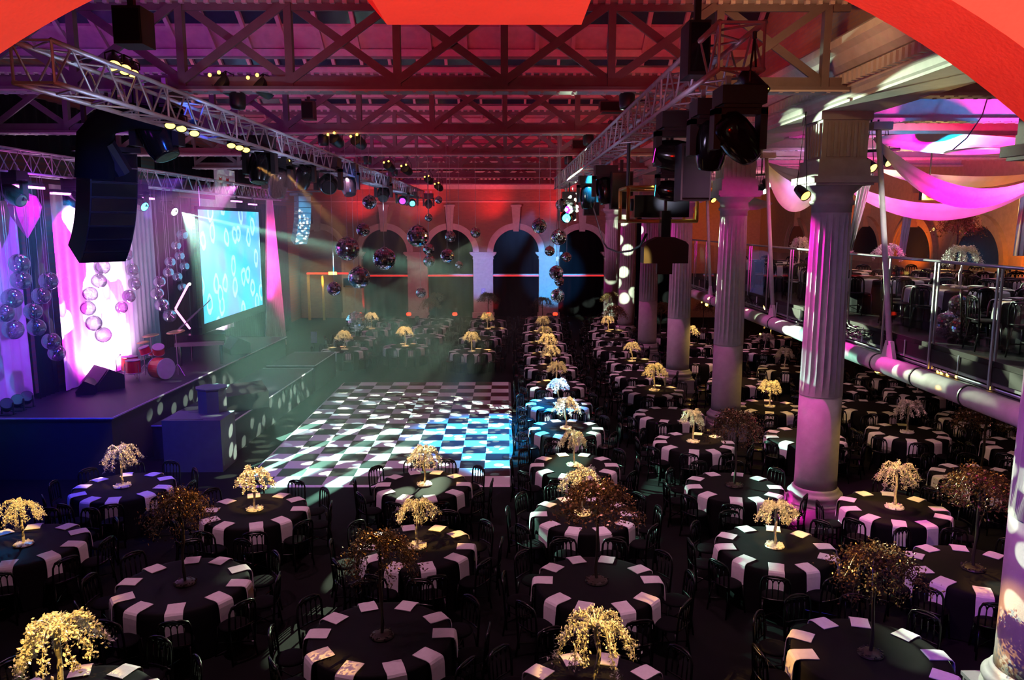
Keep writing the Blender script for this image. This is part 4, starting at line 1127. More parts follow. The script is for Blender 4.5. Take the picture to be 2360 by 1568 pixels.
# gold cage with projector under the right truss
t = thing('projector_cage', 'gold-lit metal cage holding a projector under the right truss', 'projector cage', (2.0, 0, 0))
a, b = at_y(1447, 510, 12.6), at_y(1608, 432, 12.6)
lo, hi = Vector((a.x-2, 12.6, a.z)), Vector((b.x-2, 13.5, b.z))
mb = MB()
for x in (lo.x, hi.x):
    for y in (lo.y, hi.y):
        mb.tube([(x, y, lo.z), (x, y, hi.z)], .03, 8)
for z in (lo.z, hi.z):
    for y in (lo.y, hi.y): mb.tube([(lo.x, y, z), (hi.x, y, z)], .03, 8)
    for x in (lo.x, hi.x): mb.tube([(x, lo.y, z), (x, hi.y, z)], .03, 8)
mb.build('cage_frame', M['yellowbox'], t, smooth=True)
MB().b2((lo.x+.12, lo.y+.1, lo.z+.06), (hi.x-.1, hi.y-.1, hi.z-.12)).build('projector_body', M['blackgloss'], t)
MB().lathe([(.10, 0), (.10, -.16), (.08, -.16)], 16, (lo.x+.1, lo.y+.4, (lo.z+hi.z)/2), Matrix.Rotation(-PI/2, 3, 'Y')).build('lens_barrel', M['black'], t, smooth=True)
MB().tube([(0, 13, hi.z), (0, 13, TZ-.15)], .03, 8).build('drop_pipe', M['black'], t)
p = at_y(1531, 575, 11.8)
t = thing('hanging_lamp', 'broad black sloping-shouldered lamp hanging below the gold cage', 'stage lamp', p)
a, b = at_y(1483, 612, 11.8), at_y(1586, 560, 11.8)
w2 = (b.x-a.x)/2; h2 = (b.z-a.z)
MB().prism([(-w2, -h2*.6), (w2, -h2*.6), (w2, h2*.22), (w2*.86, h2*.36), (w2*.35, h2*.55), (-w2*.35, h2*.55), (-w2*.86, h2*.30), (-w2, h2*.12)], 'y', -.15, .15).build('housing', M['black'], t)
MB().b2((-.07, -.08, h2*.5), (.07, .08, h2*1.7)).build('neck', M['blackgloss'], t)
MB().tube([(0, 0, h2*1.6), (.0, 0.0, TZ-.2-p.z)], .025, 8).build('drop_pipe', M['black'], t)
MB().b2((-.11, -.05, -h2*1.1), (.12, .05, -h2*.58)).build('lower_bracket', M['black'], t)
# drooping cable from the truss to the cage
pts = [Vector((2.0, 20.6, 7.25)), at_y(1391, 560, 20), at_y(1400, 572, 18), at_y(1425, 582, 16), at_y(1455, 578, 14), at_y(1476, 566, 12.5), at_y(1490, 540, 12)]
tag(MB().tube(pts, .02, 6).build('drooping_cable', M['black'], smooth=True), 'black cable drooping across the dotted far arch', 'cable')

# ------------------------------------------------------------------ mirror balls
def ball_mesh(r, rings=13, seed=0, jit=.022):
    rnd = random.Random(seed); mb = MB()
    for i in range(rings):
        t0, t1 = PI*i/rings+.012, PI*(i+1)/rings-.012; rm = math.sin((t0+t1)/2); n = max(4, int(2*rings*rm))
        for k in range(n):
            a0, a1 = 2*PI*k/n+.012/max(rm, .2), 2*PI*(k+1)/n-.012/max(rm, .2)
            q = [Vector((math.sin(t)*math.cos(a), math.sin(t)*math.sin(a), math.cos(t)))*r for t, a in ((t0, a0), (t1, a0), (t1, a1), (t0, a1))]
            c = sum(q, Vector())/4; nn = c.normalized(); ax = Vector((rnd.gauss(0, 1), rnd.gauss(0, 1), rnd.gauss(0, 1))).normalized(); m_ = Matrix.Rotation(rnd.gauss(0, jit), 3, ax)
            mb.add([c+nn*r*.012+m_ @ (p-c) for p in q], [(0, 1, 2, 3)])
    return mb
bm_proto = {}
def mirror_ball(p, r, top, label, seedk, group='mirror balls over the dance floor'):
    t = thing('mirror_ball', label, 'mirror ball', p, 0, group)
    key = seedk % 3
    if key not in bm_proto:
        a = ball_mesh(1.0, (17, 15, 19)[key], key).build('mirror_tiles', M['mirror'], t); b = MB().ball((0, 0, 0), .985, 24, 14).build('core', M['ballgrout'], t, smooth=True)
        bm_proto[key] = (a, b)
    else:
        a, b = [o.copy() for o in bm_proto[key]]
        for o in (a, b): COL.objects.link(o); adopt(o, t)
    for o in (a, b): o.scale = (r, r, r); o.rotation_euler = (.1, .05, seedk*.7)
    MB().lathe([(.25*r, .97*r), (.2*r, 1.03*r), (.06*r, 1.06*r), (.06*r, 1.15*r)], 12).build('cap', M['steel'], t, smooth=True)
    MB().tube([(0, 0, 1.1*r), (0, 0, top-p.z)], .006, 5).build('hanging_wire', M['wire'], t)
    return t
BL = [(801, 574, 54, 19.25, 'mirror ball, largest of the left cluster, upper'), (828, 640, 50, 19.25, 'large mirror ball below and right of the left cluster\'s top one'), (886, 597, 52, 19.25, 'large mirror ball hanging alone before the second far arch'),
      (770, 666, 32, 19.25, 'small mirror ball lowest at the left beside the stage screen'), (963, 545, 50, 19.25, 'large starburst mirror ball before the arch pier at centre'), (837, 530, 31, 19.25, 'small sparkling mirror ball behind the left cluster'),
      (852, 466, 32, 19.25, 'highest small mirror ball of the left cluster'), (988, 575, 26, 25.35, 'small mirror ball touching the big starburst ball below right'), (989, 602, 27, 25.35, 'lower small mirror ball under the big starburst ball'),
      (970, 675, 24, 25.35, 'small mirror ball low in front of the centre pier'), (1031, 590, 32, 19.25, 'medium mirror ball hanging in the centre arch'), (1038, 546, 26, 25.35, 'small mirror ball above the medium one in the centre arch'),
      (1058, 611, 18, 25.35, 'tiny mirror ball lowest in the centre arch'), (1096, 536, 24, 25.35, 'small mirror ball between the centre arches'), (988, 502, 18, 25.35, 'tiny amber mirror ball above the starburst ball'),
      (1011, 461, 17, 25.35, 'tiny mirror ball beside the far truss end'), (820, 742, 46, 25.35, 'lowest mirror ball with a green starburst over the haze'),
      (1243, 521, 34, 19.25, 'medium mirror ball left of the right cluster'), (1288, 547, 36, 19.25, 'largest mirror ball of the right cluster'), (1267, 579, 23, 25.35, 'small mirror ball under the right cluster, left one'),
      (1306, 593, 22, 25.35, 'small mirror ball under the right cluster, right one'), (1282, 629, 33, 19.25, 'medium mirror ball, upper of the three before the blue pier'), (1289, 649, 22, 25.35, 'small mirror ball, middle of the three before the blue pier'),
      (1285, 682, 32, 19.25, 'medium mirror ball, lowest of the three before the blue pier'), (1292, 472, 24, 25.35, 'small mirror ball against the far end of the right truss')]
for k, (px, py, d, y, l) in enumerate(BL):
    p = at_y(px, py, y); r = d/2/F_PX*depth(p); mirror_ball(p, r, 8.05, l, k)
# clear mirrored spheres in strings over the stage
SB = {'left outer': [(44, 608, 45), (48, 646, 45), (28, 688, 46), (10, 722, 42), (30, 760, 46)], 'left inner': [(112, 648, 42), (95, 682, 40), (76, 718, 40), (84, 755, 40), (118, 787, 40), (131, 814, 38)],
      'pink left': [(235, 615, 36), (228, 648, 34), (208, 678, 34), (203, 711, 34), (216, 745, 36), (238, 772, 36)], 'pink right': [(292, 587, 28), (305, 622, 30), (310, 654, 30), (297, 683, 30), (280, 709, 28)],
      'upper grey': [(420, 541, 26), (406, 566, 22), (414, 590, 22), (392, 604, 24), (425, 614, 22), (388, 628, 24), (409, 638, 22), (420, 662, 20)], 'lower grey': [(367, 650, 28), (362, 677, 30), (373, 703, 32), (391, 728, 30)]}
bub = None
POS = ['top', 'second', 'third', 'fourth', 'fifth', 'sixth', 'seventh', 'bottom']
for sname, lst in SB.items():
    for i, (px, py, d) in enumerate(lst):
        p = at_x(px, py, -10.7 if sname[:4] != 'left' else -10.9); r = d/2/F_PX*depth(p)
        t = thing('clear_sphere', '%s clear reflective sphere from the top in the %s string over the stage' % (POS[i] if i else 'topmost', sname) if i else 'topmost clear reflective sphere in the %s string over the stage' % sname, 'sphere', p, 0, 'clear spheres over the stage')
        if bub is None: o = MB().ball((0, 0, 0), 1.0, 28, 18).build('shell', M['bubble'], t, smooth=True); bub = o
        else: o = bub.copy(); COL.objects.link(o); adopt(o, t)
        o.scale = (r, r, r)
        MB().tube([(0, 0, r), (0, 0, 7.06-p.z)], .004, 4).build('line', M['wire'], t)

# ------------------------------------------------------------------ stage
t = thing('stage', 'long dark raised stage with a pale edge strip below the pink banners', 'stage', (0, 0, 0))
E0, E1 = at_z(258, 963, 1.5), at_z(597, 809, 1.5)
mb = MB().prism([(-12.4, E0.y), (E0.x, E0.y), (E1.x, E1.y+3.5), (-12.4, E1.y+3.5)], 'z', 1.42, 1.5); mb.build('deck', M['stage'], t)
MB().prism([(-12.35, E0.y+.04), (E0.x-.04, E0.y+.04), (E1.x-.04, E1.y+3.46), (-12.35, E1.y+3.46)], 'z', 0.0, 1.42).build('valance', M['valance'], t)
mb = MB(); mb.beam((-12.4, E0.y-.012, 1.485), (E0.x, E0.y-.012, 1.485), .02, .035); mb.beam((E0.x+.012, E0.y, 1.485), (E1.x+.012, E1.y+3.5, 1.485), .02, .035); mb.build('edge_strip', M['edge'], t)
t = thing('thrust_stage', 'lower dark thrust stage stepping out beside the dance floor', 'stage', (0, 0, 0))
G0, G1 = at_z(523, 980, .9), at_z(721, 849, .9)
mb = MB().prism([(E0.x+.15, G0.y), (G0.x, G0.y), (G1.x, G1.y), (E1.x+.10, G1.y)], 'z', .82, .9); mb.build('deck', M['stage'], t)
MB().prism([(E0.x+.15, G0.y+.03), (G0.x-.03, G0.y+.03), (G1.x-.03, G1.y-.03), (E1.x+.10, G1.y-.03)], 'z', 0, .82).build('valance', M['valance'], t)
mb = MB(); mb.beam((E0.x+.15, G0.y-.012, .885), (G0.x, G0.y-.012, .885), .02, .03); mb.beam((G0.x+.012, G0.y, .885), (G1.x+.012, G1.y, .885), .02, .03); mb.beam((E1.x+.15, G1.y, .89), (G1.x, G1.y, .89), .02, .03); mb.build('edge_strip', M['edge'], t)
t = thing('stage_steps', 'low dark platform beyond the thrust stage in the haze', 'stage', (0, 0, 0))
mb = MB().prism([(E1.x+.2, G1.y+.25), (G1.x, G1.y+.25), (G1.x+.1, G1.y+3.2), (E1.x+.4, G1.y+3.2)], 'z', 0, .95); mb.build('deck', M['stage'], t)
mb = MB(); mb.beam((E1.x+.2, G1.y+.235, .94), (G1.x, G1.y+.235, .94), .02, .03); mb.beam((G1.x+.012, G1.y+.25, .94), (G1.x+.112, G1.y+3.2, .94), .02, .03); mb.beam((E1.x+.4, G1.y+3.2, .95), (G1.x+.1, G1.y+3.2, .95), .02, .02); mb.build('edge_strip', M['edge'], t)
# drapes behind the stage
def drape(name, label, y0, y1, z0, z1, x, m, amp=.05, per=.3, taper=None, top_border=None):
    o = pleat(MB(), y0, y1, z0, z1, x, amp, per, 'y', taper).build(name, M[m], smooth=True)
    return tag(o, label, 'drape', 'drapes behind the stage')
def Yx(px, x, z=3.5): # y where column px crosses plane x
    return at_x(px, 600, x).y
BXk = -11.95
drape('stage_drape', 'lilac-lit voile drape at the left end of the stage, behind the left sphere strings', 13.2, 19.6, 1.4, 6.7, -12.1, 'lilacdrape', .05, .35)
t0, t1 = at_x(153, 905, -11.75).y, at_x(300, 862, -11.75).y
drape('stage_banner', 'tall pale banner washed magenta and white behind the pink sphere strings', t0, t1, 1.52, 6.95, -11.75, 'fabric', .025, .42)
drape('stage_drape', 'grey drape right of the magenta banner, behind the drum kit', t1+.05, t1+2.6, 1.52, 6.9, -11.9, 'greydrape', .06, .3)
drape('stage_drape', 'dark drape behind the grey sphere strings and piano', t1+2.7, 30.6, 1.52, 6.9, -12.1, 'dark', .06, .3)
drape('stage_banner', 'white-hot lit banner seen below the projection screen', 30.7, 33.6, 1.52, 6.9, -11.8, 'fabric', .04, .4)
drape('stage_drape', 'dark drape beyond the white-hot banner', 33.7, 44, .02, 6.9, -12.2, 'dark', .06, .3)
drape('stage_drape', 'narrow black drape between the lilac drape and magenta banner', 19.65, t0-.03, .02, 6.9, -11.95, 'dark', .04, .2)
drape('black_header', 'high black header drape above the stage truss', 14.0, 27.0, 7.7, 9.2, -12.3, 'dark', .06, .5)
drape('black_header', 'high black header drape above the projection screen', 28.0, 40.0, 7.6, 9.0, -12.3, 'dark', .06, .5)
drape('pink_column_drape', 'flaring pink voile column right of the projection screen', 35.0, 38.2, .02, 7.0, -10.9, 'fabric', .10, .35, taper=lambda v: 1.0-.75*v)
# projection screen
A, B_ = at_x(469, 746, -9.6), at_x(606, 712, -9.6)
ya, yb, za, zb = A.y, B_.y, 2.78, 6.38
t = thing('projection_screen', 'tilted-looking cyan projection screen with white ring shapes above the stage', 'screen', (-9.6, ya, za))
MB().b2((-.02, 0, 0), (.0, yb-ya, zb-za)).build('picture', M['screen'], t)
mb = MB(); f = .28
mb.b2((-.05, -.08, zb-za), (.03, yb-ya+f, zb-za+.10)); mb.b2((-.05, -.0, -f), (.03, yb-ya+f, 0)); mb.b2((-.05, yb-ya, 0), (.03, yb-ya+f, zb-za)); mb.b2((-.05, -.06, 0), (.03, 0, zb-za))
mb.build('black_frame', M['dark'], t)
for y in (.3, yb-ya-.3): MB().tube([(-.02, y, zb-za+.1), (-.02, y, 7.1-za)], .01, 6).build('hanging_wire', M['wire'], t)
# the small white banner with two red hearts above the truss
p = at_x(493, 396, -11.6)
t = thing('heart_banner', 'white banner with two red hanging hearts above the stage truss', 'banner', (-11.6, p.y, 7.1))
y1_ = at_x(541, 410, -11.6).y-p.y
MB().b2((-.01, 0, -.9), (.0, y1_, 1.05)).build('cloth', M['whitecard'], t)
for k in (.28, .62):
    MB().prism([(y1_*k, .35), (y1_*k+.16, .58), (y1_*k+.11, .72), (y1_*k, .66), (y1_*k-.11, .72), (y1_*k-.16, .58)], 'x', .001, .012).build('heart', M['redink'], t)
# magenta hanging lantern shape top left
p = at_x(58, 488, -11.3)
t = thing('gem_lantern', 'magenta gem-shaped hanging lantern at upper left over the stage', 'lantern', p)
MB().lathe([(.01, -.62), (.30, -.12), (.36, .12), (.27, .36), (.03, .46)], 8).build('lantern_body', mat('magenta_paper', (.7, .05, .45), .6), t)
MB().tube([(0, 0, .45), (0, 0, 7.06-p.z)], .006, 5).build('line', M['wire'], t)
point('lantern_glow', p+Vector((.9, -.6, 0)), (1, .05, .6), 25, .1)
# led bars under the stage truss
for px0, px1, py, l in [(30, 99, 428, 'violet led bar, leftmost under the stage truss'), (125, 170, 445, 'violet led bar behind the big speaker array'), (326, 353, 456, 'violet led bar above the grey spheres'), (533, 556, 463, 'violet led bar above the projection screen'), (610, 630, 473, 'violet led bar right of the projection screen')]:
    a, b = at_x(px0, py, -10.9), at_x(px1, py, -10.9); b.z = a.z; b.y = min(b.y, 34.7) if a.y > 30 else b.y; a.y = min(a.y, b.y-1)
    t = thing('led_bar', l, 'led bar', a, 0, 'violet led bars under the stage truss')
    MB().b2((-.04, 0, 0), (.04, b.y-a.y, .09)).build('housing', M['black'], t); MB().b2((-.03, 0, -.035), (.045, b.y-a.y, .02)).build('light_strip', M['led'], t)
    MB().b2((-.02, (b.y-a.y)/2-.03, .09), (.02, (b.y-a.y)/2+.03, 7.08-a.z)).build('clamp', M['black'], t)
# zigzag led tubes
for (q0, q1, l) in [((434, 656), (405, 711), 'upper pink neon tube of the arrow beside the screen'), ((405, 715), (437, 757), 'lower pink neon tube of the arrow beside the screen')]:
    a, b = at_x(*q0, -10.2), at_x(*q1, -10.2)
    tag(MB().tube([a, b], .035, 10).build('neon_tube', M['ledpink'], smooth=True), l, 'neon tube', 'pink neon tubes')
tag(MB().tube([at_x(437, 757, -10.25)+Vector((0, .05, 0)), (-10.25, at_x(437, 757, -10.25).y+.05, 1.5)], .02, 6).build('tube_stand', M['black']), 'thin black stand below the pink neon arrow', 'stand')
# stage lamps facing the hall
for px, py, mt, l in [(176, 462, 'lamp_cyan', 'moving head with a cyan lens left of the big speaker array'), (318, 467, 'lamp_cyan', 'moving head with a cyan rim light right of the big speaker array'), (388, 480, 'lamp_white', 'moving head throwing the white fan of beams over the stage'), (30, 450, 'lens', 'black moving head at the far left under the stage truss')]:
    p = at_x(px, py, -10.8); moving_head(p, (-6, p.y-2, 4.0), l, mt, 1.25)
p = at_x(437, 655, -11.0); t = thing('floor_beam_lamp', 'small dazzling white lamp at the tip of the neon arrow', 'stage lamp', p)
MB().ball((0, 0, 0), .05, 12, 8).build('lens', M['lamp_white'], t, smooth=True); MB().tube([(-.05, .03, 0), (-.05, .03, 1.5-p.z)], .02, 6).build('stand', M['black'], t)
# floor par cans at bottom left of the stage
for k, (px, py, l) in enumerate([(16, 935, 'warm par can on the stage floor, leftmost'), (40, 918, 'warm par can on the stage floor, second from the left'), (62, 912, 'par can on the stage floor beside the lilac drape')]):
    p = at_x(px, py, -11.7); 
    t = thing('floor_par_can', l, 'stage lamp', (p.x, max(p.y, E0.y+.25), 1.5), 0, 'par cans on the stage floor')
    q = rotto((.75, -1.0, .9))
    MB().lathe([(.07, .30), (.12, .25), (.14, 0), (.13, 0)], 16, (0, 0, .28), q).build('can', M['black'], t, smooth=True)
    MB().lathe([(.13, .02), (.002, .015)], 16, (0, 0, .28), q).build('lens', M['lamp_amber' if k == 1 else 'lens'], t)
    MB().b2((-.14, -.1, 0), (.14, .1, .02)).b2((-.15, -.02, 0), (-.13, .02, .3)).b2((.13, -.02, 0), (.15, .02, .3)).build('foot_yoke', M['black'], t)
# drum kit
D = at_z(372, 868, 1.5)
t = thing('drum_kit', 'red drum kit with cymbals in front of the grey drape', 'drum kit', D, -.5)
def drum(nm, c, r, h, tilt=(0, 0), m='drum'):
    q = Matrix.Rotation(tilt[0], 3, 'X') @ Matrix.Rotation(tilt[1], 3, 'Y')
    o = MB().lathe([(r*.96, -h/2), (r, -h/2), (r, h/2), (r*.96, h/2)], 28, c, q).build(nm, M[m], t, smooth=False)
    MB().lathe([(.002, h/2+.006), (r*.97, h/2+.006), (r*.97, h/2-.002)], 28, c, q).build('drum_head', M['skin'], t)
    hp = MB()
    for z in (-h/2, h/2-.02): hp.lathe([(r*1.0, z), (r*1.03, z), (r*1.03, z+.025), (r*1.0, z+.025)], 28, c, q)
    hp.build('hoop', M['alu'], t, smooth=True)
drum('bass_drum', (.35, -.25, .32), .30, .42, (0, PI/2)); drum('floor_tom', (-.62, -.55, .42), .22, .42); drum('floor_tom', (-.2, -.75, .40), .20, .38)
drum('rack_tom', (.15, -.15, .82), .16, .24, (.35, .4)); drum('rack_tom', (-.25, -.3, .80), .15, .22, (.3, -.1)); drum('snare_drum', (-.35, .1, .66), .17, .14)
for nm, c, r in (('cymbal', (.30, .35, 1.30), .26), ('cymbal', (-.62, .2, 1.15), .24), ('hi_hat', (-.5, -.15, 1.0), .18)):
    MB().lathe([(.03, .02), (r*.5, .012), (r, 0), (r, -.004), (.03, .01)], 28, c, Matrix.Rotation(.15, 3, 'X')).build(nm, M['brass'], t, smooth=True)
    s_ = MB().tube([(c[0], c[1], 0.02), (c[0], c[1], c[2])], .012, 6)
    for a in range(3): s_.tube([(c[0], c[1], .35), (c[0]+.28*math.cos(a*2.1), c[1]+.28*math.sin(a*2.1), 0.01)], .009, 5)
    s_.build('cymbal_stand', M['steel'], t)
s_ = MB()
for cx_, cy_ in ((-.62, -.55), (-.2, -.75)):
    for a in range(3): s_.tube([(cx_+.22*math.cos(a*2.1), cy_+.22*math.sin(a*2.1), .5), (cx_+.24*math.cos(a*2.1), cy_+.24*math.sin(a*2.1), 0)], .009, 5)
s_.build('drum_legs', M['steel'], t)
# piano
p = at_z(480, 842, 1.5)
t = thing('grand_piano', 'dark grand piano behind the drum kit under the screen', 'piano', (p.x-.4, p.y+.6, 1.5), .3)
out = [(-.75, -.7), (.75, -.7), (.75, .1), (.45, .55), (.1, .8), (-.15, 1.15), (-.5, 1.25), (-.75, 1.0)]
MB().prism(out, 'z', .68, .98).build('case', M['blackgloss'], t)
MB().b2((-.72, -.95, .66), (.72, -.7, .76)).build('keyboard', M['grey'], t)
l = MB().prism(out, 'z', 0, .02); R_ = Matrix.Rotation(-.75, 3, 'Y'); l.v = [tuple(R_ @ (Vector(v)+Vector((.75, 0, 0)))+Vector((-.75, 0, 1.0))) for v in l.v]; l.build('lid', M['grey'], t)
for a, b in ((-.6, -.6), (.6, -.6), (-.4, .9)): MB().tube([(a, b, 0), (a, b, .68)], [.04, .06], 8).build('leg', M['blackgloss'], t)
# wedge monitors
def wedge(px, py, z, label, s=1.0, rz=0.0, m='black'):
    p = at_z(px, py, z); t = thing('stage_monitor', label, 'speaker', p, rz, 'wedge monitors')
    MB().prism([(-.28*s, 0), (.28*s, 0), (.30*s, .12*s), (.02*s, .46*s), (-.28*s, .30*s)], 'x', -.42*s, .42*s).build('cabinet', M[m], t)
    g = MB(); g.add([(-.38*s, .285*s, .15*s), (.38*s, .285*s, .15*s), (.38*s, .045*s, .44*s), (-.38*s, .045*s, .44*s)], [(0, 1, 2, 3)]); g.v = [(a, b+.008, c+.006) for a, b, c in g.v]; g.build('grille', M['grey'], t)
wedge(240, 893, 1.5, 'big dark wedge monitor in front of the magenta banner', 1.25, 2.4)
wedge(203, 905, 1.5, 'flat dark box beside the big wedge monitor', .8, 1.9)
wedge(545, 812, 1.5, 'wedge monitor silhouetted against the white-hot banner', 1.2, 2.2)
wedge(556, 940, .9, 'tilted wedge monitor on the thrust stage beside the drum-shaped riser', 1.5, .7)
# microphone stand
p = at_z(270, 868, 1.5); t = thing('microphone_stand', 'small black microphone stand beside the big wedge monitor', 'stand', p)
MB().lathe([(.12, 0), (.12, .02), (.02, .03)], 14).build('foot', M['black'], t); MB().tube([(0, 0, .02), (0, 0, .5), (.12, 0, .62)], .012, 6).build('pole', M['black'], t)
MB().ball((.14, 0, .64), .03, 8, 6).build('microphone', M['black'], t)
# roadbox and riser before the thrust stage
a = at_z(372, 970, 1.28); b = at_z(512, 970, 1.28)
box_thing('grey_case', 'big dark grey equipment case standing in front of the thrust stage', 'case', (a.x, a.y-.0, 0), (b.x-.05, a.y+.0+1.0, 1.28), 'grey', [('lid_slot', (a.x+.3, a.y+.85, 1.28), (b.x-.4, a.y+.88, 1.285), 'black'), ('lid_slot', (a.x+.15, a.y+.1, 1.28), (b.x-.5, a.y+.13, 1.285), 'black')])
p = at_z(488, 905, 1.75)
t = thing('octagonal_riser', 'pale octagonal lectern-shaped plinth behind the grey case', 'plinth', (p.x, p.y, .9))
MB().lathe([(.36, 0), (.36, .95), (.40, .97), (.40, 1.0)], 8).build('body', M['grey'], t)
# stage front panel pieces, small sign on a stand in the haze
p = at_y(724, 790, 34.0); t = thing('card_stand', 'small lilac card on a stand in the haze beyond the stage', 'sign', (p.x, 34.0, 0))
w_ = .13; MB().b2((-w_, -.02, .75), (w_, .0, 1.25)).build('card', M['poster'], t); MB().tube([(0, .01, 0), (0, .01, .8)], .012, 6).lathe([(.15, 0), (.15, .02)], 12).build('stand', M['black'], t)

# ------------------------------------------------------------------ curved line arrays
def line_array(px, py, y, n, w_, h_, d_, curve, label, yaw=0.0, a0=.0, m='black', key=''):
    p = at_y(px, py, y); t = thing('line_array', label, 'speaker', p, yaw, 'hanging line arrays')
    MB().tube([(0, .1, .08), (0, .1, 8.06-p.z)], .03, 8).build('chain', M['black'], t)
    MB().b2((-w_*.55, -.05, .02), (w_*.55, .5, .10)).build('fly_frame', M['black' if not key else 'grey'], t)
    z, yy, a = 0.0, 0.0, a0
    for k in range(n):
        a += curve*(.4+1.2*k/n); q = Matrix.Rotation(a, 3, 'X')
        c = Vector((0, yy, z)); m_ = MB()
        pr = [(-.0, 0), (-.0, -h_), (d_, -h_*.93), (d_, -h_*.07)]
        m_.prism(pr, 'x', -w_/2, w_/2); m_.v = [tuple(q @ Vector(v)+c) for v in m_.v]
        o = m_.build('cabinet', M[m], t)
        g = MB(); g.b2((-w_*.47, -.012, -h_*.93), (w_*.47, -.001, -h_*.07)); g.v = [tuple(q @ Vector(v)+c) for v in g.v]; g.build('grille', M['paint' if key else 'blackgloss'], o)
        st = q @ Vector((0, 0, -h_*1.02)); yy += st.y; z += st.z
    return t
line_array(262, 352, 13.2, 8, .80, .24, .45, .090, 'huge dark curved line array in front of the magenta banner', .95, .02)
t = line_array(702, 452, 24.5, 9, .44, .17, .26, .065, 'small curved line array lit cyan with white dots', .75, .0, 'grey', 'c')
p = at_y(696, 440, 24.5)
t = thing('array_tube', 'clear lit tube and bracket holding the small cyan line array', 'bracket', p)
MB().tube([(0, .1, .02), (.05, .1, .55)], .08, 12).build('lit_tube', M['steel'], t, smooth=True); MB().b2((-.45, -.05, -.03), (.5, .35, .0)).build('plate', M['grey'], t); MB().tube([(.05, .1, .5), (.05, .1, 8.05-p.z)], .02, 6).build('drop_pipe', M['black'], t)
# dark subwoofer arch and blue-lit lamp above the huge array
p = at_y(262, 300, 12.6)
t = thing('rigging_frame', 'black curved rigging frame above the huge line array', 'rigging', p)
MB().tube([(-.35, 0, -.75), (-.30, 0, -.1), (-.1, 0, .14), (.35, 0, .22), (.75, 0, .16)], [.30, .27, .22, .20, .17], 10).build('padded_frame', M['dark'], t, smooth=True)
for x in (-.45, .05, .3, .62): MB().b2((x-.03, -.03, .1), (x+.03, .03, 8.0-p.z)).build('strap', M['black'], t)
MB().tube([(-.15, 0, -.2), (-.05, 0.3, -.62)], .15, 10).build('cable_bundle', M['black'], t)
p = at_y(362, 312, 12.9)
moving_head(p, p+Vector((.5, -.1, -1.1)), 'big moving head with a blue-lit lens right of the rigging frame', 'lens', 1.7)
spot('blue_rim', (p.x+1.5, p.y-2, p.z+.2), p, (.02, .1, 1), 120, 30, .5, .05)

# ------------------------------------------------------------------ aisle swags and drapes
def swag(a, b, sag, w_, label, mt='fabric', n=24, rows=10, tw=.4):
    a, b = Vector(a), Vector(b); mb = MB(); vs = []
    d = (b-a).normalized(); side = d.cross(Vector((0, 0, 1))).normalized()
    for i in range(n+1):
        u = i/n; c = a.lerp(b, u)+Vector((0, 0, -sag*4*u*(1-u))); ww = w_*(.12+.88*math.sin(PI*u)**.7); an = tw
        for j in range(rows+1):
            v = j/rows-.5
            vs.append(c+side*ww*v*math.cos(an)+Vector((0, 0, ww*v*math.sin(an)+.03*math.cos(v*14+u*3)*ww)))
    fs = [(i*(rows+1)+j, (i+1)*(rows+1)+j, (i+1)*(rows+1)+j+1, i*(rows+1)+j+1) for i in range(n) for j in range(rows)]
    o = mb.add(vs, fs).build('fabric_swag', M[mt], smooth=True)
    return tag(o, label, 'swag', 'voile swags over the balcony')
a_ = (7.0, 15.2, 7.55)
swag(a_, at_y(2420, 400, 14.6), .75, .50, 'magenta-lit voile swag sweeping down to the right picture edge', tw=.9)
swag(a_, at_y(2420, 335, 18.0), .06, .75, 'cyan-lit voile swag fanning out under the blue ceiling', tw=.5)
swag(at_y(1935, 420, 19), at_y(2420, 410, 18.5), .75, .45, 'white voile swag hanging lowest across the balcony', tw=1.2)
swag(at_y(2030, 392, 22), at_y(2400, 400, 24), .3, .45, 'pale blue voile swag behind the dazzling spotlight', tw=.9)
swag((7.0, 21.3, 7.5), at_y(1880, 460, 24), .45, .7, 'pale voile swag between the grey and magenta-lit columns', tw=1.0)
swag((7.0, 21.2, 7.5), at_y(1900, 400, 20), .2, .8, 'rosy voile swag beside the top of the grey column', tw=.6)
swag((7.0, 27.3, 7.4), at_y(1780, 470, 29), .3, .6, 'short pale voile swag near the cage', tw=.9)
def vdrape(px0, px1, py0, bx0, bx1, py1, y, label):
    a, b, c, d = at_y(px0, py0, y), at_y(px1, py0, y), at_y(bx1, py1, y), at_y(bx0, py1, y); mb = MB(); vs = []; n = 28; rows = 12
    for j in range(rows+1):
        v = j/rows; l, r = a.lerp(d, v), b.lerp(c, v)
        for i in range(n+1):
            u = i/n; q = l.lerp(r, u); vs.append(q+Vector((0, .06*math.sin(u*26+v*1.5)+.03*math.sin(u*9), 0)))
    fs = [(j*(n+1)+i, j*(n+1)+i+1, (j+1)*(n+1)+i+1, (j+1)*(n+1)+i) for j in range(rows) for i in range(n)]
    return tag(mb.add(vs, fs).build('voile_drape', M['fabric'], smooth=True), label, 'drape', 'upright voile drapes on the balcony')
vdrape(1985, 2016, 400, 1955, 1964, 578, 16.4, 'white voile drape gathered beside the magenta-lit column')
vdrape(2086, 2108, 470, 2072, 2088, 585, 27.0, 'narrow pinkish voile drape before the balcony arches')
vdrape(2355, 2400, 430, 2338, 2380, 590, 20.0, 'pink voile drape at the right picture edge')
# hanging ceiling light with a cord
p = at_y(2250, 350, 14.9); t = thing('hanging_lamp', 'flat pale disc lamp on a looping black cord under the blue ceiling', 'lamp', p)
MB().lathe([(.06, .08), (.5, .03), (.55, 0), (.5, -.02), (.05, -.03)], 24).build('disc', M['paint'], t, smooth=True)
MB().tube([(-.45, 0, .03), (-.2, 0, .25), (.05, 0, .65), (.15, 0, 1.1), (.17, 0, 8.34-p.z)], .012, 6).build('cord', M['black'], t, smooth=True)
